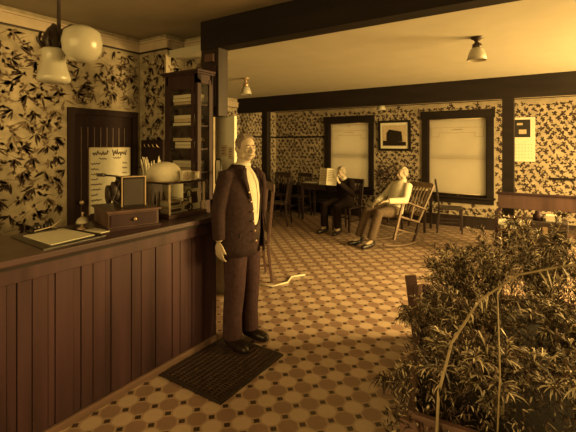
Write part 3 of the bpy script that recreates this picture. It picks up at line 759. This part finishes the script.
for k in (1, -1):
    a = ARM[k]; m_ = (Vector(a[0])*.5+Vector(a[1])*.5)
    sl.tube([(k*.10,0,1.365),(k*.175,0,1.355),tuple(m_),a[1],tuple((Vector(a[1])+Vector(a[2]))/2),tuple(Vector(a[2])+Vector((0,0,.01)))], [.055,.072,.066,.060,.054,.049], 16)
sl.blob('jacket_sleeves', M['jacket'], man, .009, 3)
lap = MB()
for k, z0 in ((1,1.18),(-1,.95)):
    pts = []
    for i in range(8):
        z = z0+(1.42-z0)*i/7; l, r = jgap(z); q = (l+.10) if k == 1 else -(r+.10)
        rx, ry = [(r_[3], r_[4]) for r_ in JR if r_[2] <= z+.001][-1]
        pts.append(((rx+.012)*math.sin(q), (ry+.012)*math.cos(q), z))
    lap.tube(pts, [.008,.012,.015,.018,.022,.024,.022,.015], 8, flat=.4)
lap.build('lapels', M['jacket'], man)
for i in range(6):                                   # jacket buttons down its right-hand edge
    z = .86+.075*i; l, r = jgap(z); rx, ry = [(r_[3], r_[4]) for r_ in JR if r_[2] <= z+.001][-1]
    MB().ell(((rx+.018)*math.sin(l+.10), (ry+.018)*math.cos(l+.10), z), (.009,.005,.009), 8, 6).build('button', M['brass'], man)
pk = MB(); pts = [(.213*math.sin(q)*1.0, .168*math.cos(q), z) for q, z in ((.75,.93),(.80,.885),(.95,.87),(1.10,.885),(1.15,.93))]
pk.tube(pts, .004, 6); pk.build('jacket_pocket_seam', M['vest'], man)
MB().tube([(-.035,.123,1.44),(-.045,.140,1.34),(-.06,.146,1.2),(-.065,.142,1.05)], .007, 6, flat=.5).build('suspender', M['jacket'], man)
MB().lathe([(.066,1.425),(.066,1.44),(.061,1.458),(.057,1.46)], (0,.014,0), 24).build('collar', M['shirt'], man)
tr = MB(); tr.tube([(0,0,1.0),(0,0,.92),(0,.0,.84)], [.152,.165,.165], 22, flat=.78, side=(1,0,0))
for k in (1, -1): tr.tube([(k*.078,0,.90),(k*.085,.01,.70),(k*.092,.012,.48),(k*.10,-.008,.25),(k*.102,-.005,.075)], [.100,.094,.082,.076,.078], 18)
tr.blob('trousers', M['trouser'], man, .009, 2)
ss = MB()
for k in (1, -1): shoe(ss, (k*.102,-.05,0), (k*.125,.17,0))
for k in (0, 1):
    s2 = MB(); kk = (1,-1)[k]; shoe(s2, (kk*.102,-.05,0), (kk*.125,.17,0)); s2.blob('boot', M['shoe'], man, .007, 2)

# seated figure ------------------------------------------------------
def seated(name, label, loc, rz, chest, neckp, headc, hf, knees, ankles, toes, elbows, wrists, hd, top_m, trou_m, hair_m):
    p = thing(name, label, 'person', loc, rz)
    b = MB(); T, rot = head(b, headc, hf, s=.95)
    ch, nk = Vector(chest), Vector(neckp); pel = Vector((0,0,.53))
    b.tube([nk-Vector((0,0,.05)), nk, (nk+Vector(headc))/2], [.07,.056,.053], 12)
    b.tube([pel, pel.lerp(ch,.5), ch, ch.lerp(nk,.7)], [.14,.13,.14,.09], 18, flat=.75, side=(1,0,0))
    S = [ch.lerp(nk,.55)+Vector((k*.165,0,-.01)) for k in (1,-1)]
    for i, k in enumerate((1,-1)):
        b.tube([S[i], elbows[i], wrists[i]], [.048,.040,.027], 10)
        d = (Vector(wrists[i])-Vector(elbows[i])).normalized()
        hand(b, wrists[i], hd[i][0], hd[i][1], hd[i][2], .98)
        b.tube([(k*.09,.02,.53), knees[i], ankles[i]], [.075,.055,.038], 12)
        b.tube([ankles[i], toes[i]], [.034,.025], 8)
    b.blob('body', M['skin'], p, .009, 2)
    face_details(p, T, .95, hair_m); hair_cap(p, T, rot, hair_m, .95)
    c = MB(); c.tube([pel+Vector((0,0,-.03)), pel.lerp(ch,.35), pel.lerp(ch,.75), ch, ch.lerp(nk,.55), ch.lerp(nk,.85)], [.165,.162,.170,.175,.150,.085], 20, flat=.78, side=(1,0,0))
    for i, k in enumerate((1,-1)):
        c.tube([ch.lerp(nk,.5)+Vector((k*.06,0,0)), S[i], (S[i]+Vector(elbows[i]))/2, elbows[i], (Vector(elbows[i])+Vector(wrists[i]))/2, Vector(elbows[i]).lerp(Vector(wrists[i]),.93)], [.06,.070,.064,.060,.052,.045], 12)
    c.blob('jacket' if top_m is M['suit'] else 'shirt', top_m, p, .012, 3)
    MB().tube([nk-Vector((0,0,.02)), nk+Vector((0,.006,.02))], [.066,.060], 14).build('collar', M['shirt'], p)
    t_ = MB(); t_.tube([(-.09,0,.52),(.09,0,.52)], [.115,.115], 12)
    for i, k in enumerate((1,-1)):
        kn, an = Vector(knees[i]), Vector(ankles[i])
        t_.tube([(k*.085,0,.52), Vector((k*.09,.02,.53)).lerp(kn,.5), kn, kn.lerp(an,.5), kn.lerp(an,.93)], [.105,.096,.080,.072,.068], 14)
    t_.blob('trousers', trou_m, p, .011, 3)
    for i in (0, 1):
        s_ = MB(); a = Vector(ankles[i]); t2 = Vector(toes[i]); dd = (t2-a); dd.z = 0; dd.normalize()
        shoe(s_, Vector((a.x, a.y, 0))-dd*.05, Vector((a.x, a.y, 0))+dd*.18); s_.blob('shoe', M['shoe'], p, .009, 2)
    return p, T
p1, T1 = seated('person', 'man in a dark suit sitting and reading a newspaper before the window', (-3.24, 6.85, 0), math.radians(169),
    (0,.0,.84), (0,.05,.99), (.01,.095,1.085), (.1,1,-.28), [(.15,.42,.50),(-.12,.40,.50)], [(.15,.42,.09),(-.13,.38,.09)], [(.17,.55,.03),(-.15,.52,.03)],
    [(.27,.14,.72),(-.27,.14,.72)], [(.135,.36,.93),(-.135,.36,.93)], [((-.1,.5,.8),(-.8,.3,.1),(-.2,-.4,1)),((.1,.5,.8),(.8,.3,.1),(.2,-.4,1))], M['suit'], M['suit'], M['hairlt'])
t = thing('newspaper', 'open pale newspaper held up by the seated man in the dark suit', 'newspaper', (0,0,0))
w1 = Matrix.Translation((-3.24, 6.85, 0)) @ Matrix.Rotation(math.radians(169), 4, 'Z')
t.location = w1 @ Vector((.03,.50,1.035)); t.rotation_euler = (.15, 0, math.radians(169)+.1)
for sx, nm in ((1,'right_page'), (-1,'left_page')):
    g = MB(); nx = 6
    vs = []
    for th in (0, .003):
        for i in range(nx+1):
            for z in (-.15,.15): x = .185*i/nx; vs.append((sx*x, -.05*x/.185*(1)-.02*math.sin(x/.185*PI)+th, z))
    o2 = (nx+1)*2
    for i in range(nx): g_f = None
    fs = [(2*i,2*i+2,2*i+3,2*i+1) for i in range(nx)]+[(o2+2*i,o2+2*i+1,o2+2*i+3,o2+2*i+2) for i in range(nx)]
    g.add(vs, fs, 0, True); g.build('page', M['paper'], t)
g = MB()
for i in range(7): g.box(.03,.15,.004,.006,.10-.03*i,.112-.03*i); g.box(-.15,-.03,.004,.006,.10-.03*i,.112-.03*i)
g.build('print_columns', M['inkfaint'], t)
RK = (-2.16, 6.42, 0); RKR = math.radians(149.5)
p2, T2 = seated('person', 'man in a white shirt leaning back in the rocking chair', RK, RKR,
    (0,-.12,.85), (0,-.19,1.015), (0,-.185,1.125), (.1,1,.0), [(.14,.42,.53),(-.11,.40,.53)], [(.15,.60,.10),(-.11,.56,.10)], [(.17,.74,.03),(-.12,.70,.03)],
    [(.26,.0,.72),(-.26,.0,.72)], [(.13,.26,.66),(-.22,.33,.73)], [((-.4,1,-.2),(0,-.2,-1),(-1,0,0)),((.2,1,-.1),(0,-.2,-1),(1,0,0))], M['shirt'], M['greytrou'], M['hairlt'])

# ------------------------------------------------------------------ rocking chair
def rocking(loc, rz):
    t = thing('rocking_chair', 'wooden rocking chair carrying the man in the white shirt', 'rocking chair', loc, rz)
    K = Matrix.Translation((0,0,.03)) @ Matrix.Rotation(math.radians(17), 4, 'X')
    k_ = lambda x, y, z: K @ Vector((x, y, z))
    MB().box(-.25,.25,-.22,.25,.385,.415, mt=K).build('seat', M['rockwood'], t, bevel=.008)
    for s_ in (1,-1):
        MB().bar(k_(s_*.25,.23,.02), k_(s_*.27,.24,.64), .036, .036).build('leg', M['rockwood'], t, bevel=.004)
        MB().bar(k_(s_*.22,-.20,.0), k_(s_*.23,-.22,.40), .034, .034).build('leg', M['chairwood'], t, bevel=.004)
        MB().bar(k_(s_*.23,-.20,.40), k_(s_*.25,-.34,1.06), .034, .030).build('back_post', M['rockwood'], t, bevel=.004)
        MB().bar(k_(s_*.275,.29,.65), k_(s_*.255,-.26,.63), .060, .022).build('armrest', M['rockwood'], t, bevel=.006)
        pts = [(s_*.245, y, .016+.32*(y-.02)**2) for y in [-.48+.09*i for i in range(11)]]
        MB().tube(pts, .017, 8, flat=1.1).build('rocker', M['rockwood'], t)
        MB().bar(k_(s_*.245,.22,.2), k_(s_*.225,-.20,.2), .020, .020).build('stretcher', M['rockwood'], t)
        MB().bar(k_(s_*.265,.0,.41), k_(s_*.265,.0,.64), .02, .02).build('arm_support', M['rockwood'], t)
    MB().bar(k_(-.25,.235,.24), k_(.25,.235,.24), .024, .024).build('stretcher', M['rockwood'], t)
    MB().bar(k_(-.25,-.335,1.04), k_(.25,-.335,1.04), .024, .08).build('top_rail', M['rockwood'], t, bevel=.006)
    MB().bar(k_(-.24,-.235,.52), k_(.24,-.235,.52), .024, .04).build('lower_rail', M['rockwood'], t)
    for i in range(6):
        x = -.18+.072*i; MB().bar(k_(x,-.235,.52), k_(x,-.33,1.02), .03, .010).build('back_slat', M['rockwood'], t)
    return t
rocking(RK, RKR)

# ------------------------------------------------------------------ chairs and tables
def chair(name, label, loc, rz, m, bh=.92, panel=False, group=None):
    t = thing(name, label, 'chair', loc, rz, group)
    MB().box(-.21,.21,-.20,.21,.43,.455).build('seat', m, t, bevel=.008)
    for s_ in (1,-1):
        MB().bar((s_*.185,.185,0), (s_*.175,.175,.43), .028, .028, w2=.038, h2=.038).build('leg', m, t, bevel=.003)
        MB().bar((s_*.195,-.235,0), (s_*.18,-.19,.43), .028, .028, w2=.036, h2=.036).build('leg', m, t, bevel=.003)
        MB().bar((s_*.18,-.19,.43), (s_*.19,-.255,bh), .034, .032).build('back_post', m, t, bevel=.003)
        MB().bar((s_*.182,.18,.2), (s_*.188,-.21,.2), .018, .022).build('stretcher', m, t)
    MB().bar((-.183,.18,.26), (.183,.18,.26), .018, .022).build('stretcher', m, t)
    MB().bar((-.215,-.255,bh-.02), (.215,-.255,bh-.02), .026, .09).build('top_rail', m, t, bevel=.006)
    if panel: MB().bar((-.17,-.22,.66), (.17,-.22,.66), .014, .24).build('back_panel', m, t)
    else:
        for i in range(5):
            x = -.13+.065*i; MB().bar((x,-.195,.455), (x,-.25,bh-.05), .016, .012).build('spindle', m, t)
    return t
G = 'wooden chairs along the lobby walls'
c0 = chair('wooden_chair', 'dark wooden chair standing farthest left against the back wall', (-5.35, 7.68, 0), PI+.1, M['chairwood'], .93, group=G)
dup(c0, (-4.80, 7.70, 0), PI-.15, 'dark wooden chair between the far-left chair and the dark table')
dup(c0, (-4.60, 6.62, 0), PI*.62, 'dark wooden chair turned sideways, nearest behind the standing man')
dup(c0, (-1.56, 7.80, 0), -PI*.42, 'dark chair with its back towards the wider window, at the small table')
dup(c0, (-3.22, 6.90, 0), math.radians(169), 'dark wooden chair carrying the man with the newspaper')
chair('high_back_chair', 'reddish high-backed chair half hidden behind the standing man', (-3.02, 3.74, 0), math.atan2(-.55,-.83)-PI/2+.24, M['redwood'], 1.12, True)
def table(name, label, loc, rz, w, d, h, m, mt_=None):
    t = thing(name, label, 'table', loc, rz)
    MB().box(-w/2, w/2, -d/2, d/2, h-.03, h).build('tabletop', mt_ or m, t, bevel=.004)
    MB().box(-w/2+.05, w/2-.05, -d/2+.04, d/2-.04, h-.12, h-.03).build('apron', m, t)
    for a in (-1,1):
        for b_ in (-1,1): MB().bar((a*(w/2-.05), b_*(d/2-.05), 0), (a*(w/2-.05), b_*(d/2-.05), h-.03), .04, .04, w2=.055, h2=.055).build('leg', m, t, bevel=.003)
    return t
table('writing_table', 'long dark writing table against the wall beneath the first window', (-3.93, 7.62, 0), 0, 1.2, .62, .78, M['chairwood'])
table('small_table', 'small dark table with a pale top behind the rocking chair', (-2.15, 7.70, 0), 0, .52, .55, .80, M['chairwood'], M['card'])
# long low bench with dark seat, far left under the rail
t = thing('wall_bench', 'long low black bench along the back wall behind the chairs', 'bench', (-4.9, 8.16, 0))
MB().box(-.85,.85,-.16,.16,.30,.36).build('seat', M['beamwood'], t, bevel=.005)
MB().box(-.85,.85,.13,.16,.36,.62).build('backrest', M['beamwood'], t, bevel=.005)
for a in (-.78, 0, .78): MB().box(a-.025,a+.025,-.14,.14,0,.30).build('leg', M['beamwood'], t)
# things on the tables
def on_tab(name, x, y, z, prof, m, label, cat):
    return tag(MB().lathe(prof, (x, y, z), 16).build(name, m), label, cat)
on_tab('dark_bottle', -4.18, 7.62, .78, [(.035,0),(.037,.13),(.014,.18),(.013,.25)], M['black'], 'dark bottle standing on the writing table behind the newspaper', 'bottle')
sheet2 = tag(MB().box(-4.55,-4.28,7.50,7.70,.78,.787).build('loose_paper', M['paper']), 'pale loose paper lying on the left of the writing table', 'paper')
tag(MB().box(-3.78,-3.50,7.48,7.68,.78,.80).build('magazine', M['card']), 'tan magazine lying on the right of the writing table', 'magazine')
def leafy(root, n, L, W, R, zc, hz, mats, seed, name='foliage'):
    q = random.Random(seed); mb = MB()
    for i in range(n):
        th = q.uniform(0, 2*PI); rr = R*math.sqrt(q.random()); z = zc+hz*q.uniform(-1,1)*math.sqrt(max(0,1-(rr/R)**2))
        p = Vector((rr*math.cos(th), rr*math.sin(th), z)); d = Vector((math.cos(th)*.7+q.uniform(-.6,.6), math.sin(th)*.7+q.uniform(-.6,.6), q.uniform(-.3,1))).normalized()
        leaf3(mb, p, d, L*q.uniform(.6,1.2), W*q.uniform(.7,1.2), q, q.randrange(len(mats)))
    return mb.build(name, mats, root)
def leaf3(mb, p, d, L, W, q, mi=0, droop=.25):
    s_ = d.cross(Vector((q.uniform(-.5,.5), q.uniform(-.5,.5), 1))); 
    if s_.length < .05: s_ = Vector((1,0,0))
    s_.normalize(); m1 = p+d*L*.35+Vector((0,0,-droop*.05*L)); m2 = p+d*L*.7+Vector((0,0,-droop*.3*L)); e = p+d*L+Vector((0,0,-droop*L))
    mb.add([p, m1+s_*W/2, m2+s_*W*.42, e, m2-s_*W*.42, m1-s_*W/2], [(0,1,5),(1,2,4,5),(2,3,4)], mi, True)
t = thing('potted_plant', 'bushy dark potted plant on a stand behind the rocking chair', 'plant', (-2.72, 7.75, 0))
MB().lathe([(.12,0),(.13,.02),(.03,.06),(.025,.52),(.11,.56),(.11,.58)], seg=16).build('stand', M['chairwood'], t)
MB().lathe([(.08,.58),(.11,.74),(.115,.75),(.10,.75),(.09,.72)], seg=18).build('pot', M['cabwood'], t)
MB().tube([(0,0,.70),(.02,0,.9),(.0,.02,1.1)], .012, 6).tube([(0,0,.72),(-.06,.02,.95)], .01, 6).build('stems', M['leafC'], t)
leafy(t, 420, .13, .03, .24, .98, .26, [M['leafC'], M['leafC'], M['leafB']], 9)

# bench, cabinet at the right
t = thing('wooden_settle', 'brown wooden settle with a plain back board below the calendar', 'settle', (.12, 6.45, 0))
MB().box(-.78,1.2,.16,.20,.68,.89).build('back_board', M['redwood'], t, bevel=.006)
MB().box(-.80,1.2,.14,.22,.88,.91).build('top_rail', M['cabwood'], t, bevel=.006)
MB().box(-.74,1.2,-.26,.16,.42,.45).build('seat', M['redwood'], t, bevel=.006)
for a in (-.76, .3, 1.16): MB().box(a-.02,a+.02,-.25,.19,0,.60).build('leg', M['cabwood'], t)
MB().bar((-.76,-.26,.66),(-.76,.16,.66),.06,.03).build('armrest', M['cabwood'], t, bevel=.004)
MB().box(-.66,-.30,.145,.16,.55,.58).build('lower_rail', M['redwood'], t)
for i, (xx, z, w_, lb) in enumerate(((-.42,.452,.34,'lower'), (-.46,.50,.38,'upper'))):
    tag(MB().box(xx-w_/2,xx+w_/2,6.24,6.48,z,z+.045).build('paper_bundle', M['paper'], None, bevel=.004), '%s pale newspaper bundle lying on the settle seat' % lb, 'newspapers', 'newspaper bundles on the settle')
t = thing('black_trunk', 'black box-like trunk standing in front of the settle by the plants', 'trunk', (-.09, 5.75, 0))
MB().box(-.20,.24,-.18,.18,0,.60).build('body', M['black'], t, bevel=.008)
MB().box(-.21,.25,-.19,.19,.60,.69).build('lid', M['iron'], t, bevel=.01)
MB().box(.0,.05,-.20,-.18,.56,.64).build('latch', M['brass'], t)
on_tab('ink_jar', -.14, 5.72, .69, [(.05,0),(.055,.06),(.035,.08),(.03,.11)], M['cabwood'], 'squat dark jar standing on the black trunk', 'jar')
tag(MB().box(-.06,.10,5.66,5.80,.69,.76).build('paper_pile', M['straw'], None, bevel=.004), 'pale pile of papers on the black trunk beside the jar', 'papers')
tag(MB().box(-.02,.34,8.36,8.385,.99,1.03).build('wall_hook_rail', M['beamwood']), 'short dark hook rail on the back wall above the settle', 'hook rail')
# thin pale streak on the floor, modelled as a curved tube
pts = [(-2.80,3.62,.012),(-2.62,3.66,.012),(-2.55,3.86,.012),(-2.62,4.05,.012),(-2.52,4.2,.012)]
tag(MB().tube(pts, .010, 8).build('streak', M['straw']), 'pale rope curling on the tiles at the high-backed chair foot', 'streak')

# ------------------------------------------------------------------ planter and plants
PB = [(-.90,3.34),(-.50,1.72),(.75,1.80),(.60,3.60)]
t = thing('planter_box', 'reddish wooden plant trough at the lower right, filled with plants', 'planter', (0, 2.5, 0))
def board(a, b_, z0, z1, th, name, m):
    a, b_ = Vector((a[0], a[1]-2.5, 0)), Vector((b_[0], b_[1]-2.5, 0)); MB().bar(a+Vector((0,0,(z0+z1)/2)), b_+Vector((0,0,(z0+z1)/2)), th, z1-z0).build(name, m, t, bevel=.004)
for i in range(4): board(PB[i], PB[(i+1) % 4], .12, .46, .03, 'side_board', M['planter'])
MB().add([(x, y-2.5, .40) for x, y in PB]+[(x, y-2.5, .12) for x, y in PB], [(0,1,2,3),(7,6,5,4)]).build('soil', M['soil'], t)
for x, y in PB: MB().box(x-.04,x+.04,y-2.54,y-2.46,0,.44).build('corner_post', M['planter'], t, bevel=.004)
MB().box(-.045,.045,-.015,.015,.0,.52, mt=Matrix.Translation((-.925, .865, 0)) @ Matrix.Rotation(.45,4,'Z') @ Matrix.Rotation(-.12,4,'Y')).build('end_board', M['planter'], t, bevel=.003)
def bush(name, x, y, seed, n_stem, H, spread, nl, L, W, mats, label, lean=(0,0), z0=.40, stem_m=None, droop=.35):
    t = thing(name, label, 'plant', (x, y, z0), group='plants in the wooden trough')
    q = random.Random(seed); st = MB(); fo = MB()
    for i in range(n_stem):
        th = q.uniform(0, 2*PI); sp = spread*q.uniform(.3,1); h = H*q.uniform(.6,1.05)
        e = Vector((math.cos(th)*sp+lean[0], math.sin(th)*sp+lean[1], h)); b0 = Vector((q.uniform(-.05,.05), q.uniform(-.05,.05), 0))
        pts = []
        for k in range(7):
            u = k/6; p = b0.lerp(e, u); p.x += (e.x*.35)*(u*u-u); p.y += (e.y*.35)*(u*u-u)
            p.z = b0.z+h*(1-(1-u)**1.7)-(.10*h*u**4 if sp > spread*.6 else 0); pts.append(p)
        st.tube(pts, [.005*(1-.6*k/6) for k in range(7)], 5)
        for j in range(int(nl*3.6)):
            u = q.uniform(.12,1)*6; k = min(5, int(u)); p = pts[k].lerp(pts[k+1], u-k); tn = (pts[k+1]-pts[k]).normalized()
            d = (tn*q.uniform(.2,1)+Vector((q.uniform(-1,1), q.uniform(-1,1), q.uniform(-.3,1.1)))).normalized()
            leaf3(fo, p, d, L*q.uniform(.55,1.25), W*q.uniform(.7,1.2), q, 0 if q.random() < .30 else (1 if q.random() < .5 else 2), droop)
    st.build('stems', stem_m or M['stem'], t); fo.build('foliage', mats, t)
    return t
LM = [M['leafA'], M['leafB'], M['leafC']]
bush('trough_plant', -.54, 3.05, 11, 26, .42, .28, 40, .052, .008, LM, 'bushy fine-leaved plant at the far left corner of the trough')
bush('trough_plant', -.36, 3.22, 19, 22, .56, .26, 40, .052, .008, LM, 'fine-leaved plant between the far left corner bush and the tallest plant')
bush('trough_plant', -.08, 3.22, 12, 26, .74, .28, 42, .060, .009, LM, 'tallest pale-tipped plant at the far side of the trough')
bush('trough_plant', .25, 3.10, 13, 28, .66, .34, 42, .060, .009, LM, 'tall airy plant at the far right of the trough, by the trunk')
bush('trough_plant', -.36, 2.50, 14, 34, .30, .32, 44, .058, .008, LM, 'low dense plant spilling over the middle left of the trough', (-.05,0))
bush('trough_plant', -.22, 2.02, 15, 36, .28, .32, 40, .065, .0085, LM, 'low spiky plant nearest the camera, at the near left corner of the trough', (-.04,0))
bush('trough_plant', .05, 2.60, 16, 32, .42, .34, 40, .058, .008, LM, 'feathery plant in the middle of the trough below the arching cane')
bush('trough_plant', .18, 2.02, 17, 32, .34, .34, 40, .056, .008, LM, 'fine-leaved plant at the near right of the trough')
bush('hanging_foliage', -.70, 2.72, 18, 26, .02, .20, 34, .058, .008, LM, 'trailing foliage hanging over the left side of the trough', (-.03,0), z0=.44, droop=.9)
bush('hanging_foliage', -.56, 2.10, 22, 26, .00, .20, 34, .065, .008, LM, 'trailing foliage hanging low at the near left corner of the trough', (-.03,0), z0=.36, droop=.7)
# low undergrowth filling the trough and spilling over its left side
q = random.Random(77); fo = MB(); A_ = [Vector(v) for v in ((-.82,3.44),(-.60,1.66),(.80,1.72),(.66,3.62))]
for i in range(15000):
    u, v = q.random(), q.random()
    if q.random() < .25: v = v*v*.3
    # u runs near to far, v left to right
    l = A_[1].lerp(A_[0], u); r = A_[2].lerp(A_[3], u); p2_ = l.lerp(r, v)
    nz_ = noise.noise(Vector((p2_.x*3.2, p2_.y*3.2, 1.7)))
    top = .52+.24*u+.16*nz_
    if v < .06: z = q.uniform(.08, top-.05)
    else: z = top-abs(q.gauss(0,.07))
    if v >= .06 and z < .42: z = .42
    d = Vector((q.uniform(-1,1)-.3*(v < .1), q.uniform(-1,1), q.uniform(-.2,2.0))).normalized()
    leaf3(fo, Vector((p2_.x, p2_.y, z)), d, q.uniform(.022,.062), q.uniform(.005,.009), q, 0 if q.random() < .22 else (1 if q.random() < .45 else 2), .25)
tag(fo.build('undergrowth', LM), 'fine dense undergrowth of small leaves filling the wooden trough', 'greenery', kind='stuff')
# arching cane
t = thing('arching_cane', 'long pale arching cane rising over the plants to the right', 'plant', (-.385, 1.66, .40))
c_ = [(0,0,0),(-.005,.06,.18),(.03,.14,.36),(.12,.26,.52),(.26,.40,.62),(.44,.52,.66),(.62,.62,.67),(.82,.70,.64)]
MB().tube(c_, [.0065,.0065,.006,.0055,.005,.0045,.004,.0025], 8).build('cane', M['stem'], t)
fo = MB(); q = random.Random(21)
for i in range(60):
    u = q.uniform(1,6.9); k = int(u); p = Vector(c_[k]).lerp(Vector(c_[k+1]), u-k)
    leaf3(fo, p, Vector((q.uniform(-1,1), q.uniform(-1,1), q.uniform(-1,.4))).normalized(), q.uniform(.04,.09), .008, q, q.randrange(3), .4)
fo.build('foliage', LM, t)
t = thing('upright_cane', 'thin straight pale cane standing upright among the plants', 'cane', (-.18, 1.76, .40))
MB().tube([(0,0,0),(.01,.01,.3),(.0,.02,.62)], [.0038,.0032,.002], 6).build('cane', M['stem'], t)
MB().ell((.005,.01,.31), .008, 8, 6).build('node', M['stem'], t)

# ------------------------------------------------------------------ light
SEP = (1.0, .62, .175)
def area(name, loc, rot, sx, sy, e, col=SEP):
    l = bpy.data.lights.new(name, 'AREA'); l.shape = 'RECTANGLE'; l.size = sx; l.size_y = sy; l.energy = e; l.color = col
    o = bpy.data.objects.new(name, l); C.objects.link(o); o.location = loc; o.rotation_euler = rot; return o
for q, e in ((WIN[0], 7.5), (WIN[1], 6.5)):            # daylight behind the two blinds
    area('window_daylight', ((q[0]+q[1])/2, YB+.42, (q[2]+q[3])/2), (-PI/2, 0, 0), q[1]-q[0]+.1, q[3]-q[2]+.1, e)
area('street_daylight', (2.95, 4.1, 1.75), (0, PI/2-.42, 0), 1.5, 1.6, 300)
area('street_daylight', (2.95, 6.0, 1.75), (0, PI/2-.42, .15), 1.5, 1.8, 760)
area('front_fill', (-.8, -3.2, 1.9), (PI/2+.05, 0, .2), 4.0, 2.2, 155)  # soft fill added behind the camera, no window is built there
w = bpy.data.worlds.new('world'); bpy.context.scene.world = w; w.use_nodes = True
w.node_tree.nodes['Background'].inputs[0].default_value = (*SEP, 1); w.node_tree.nodes['Background'].inputs[1].default_value = .45

# ------------------------------------------------------------------ camera
cam = bpy.data.cameras.new('camera'); co = bpy.data.objects.new('camera', cam); C.objects.link(co)
co.location = (0, 0, 1.6); co.rotation_euler = (PI/2, 0, math.radians(33.4))
cam.sensor_width = 36; cam.lens = 400/576*36; cam.shift_y = -71/576; cam.clip_start = .05
sc = bpy.context.scene; sc.camera = co
sc.view_settings.view_transform = 'Standard'; sc.view_settings.look = 'None'; sc.view_settings.gamma = 1; sc.view_settings.exposure = -.08
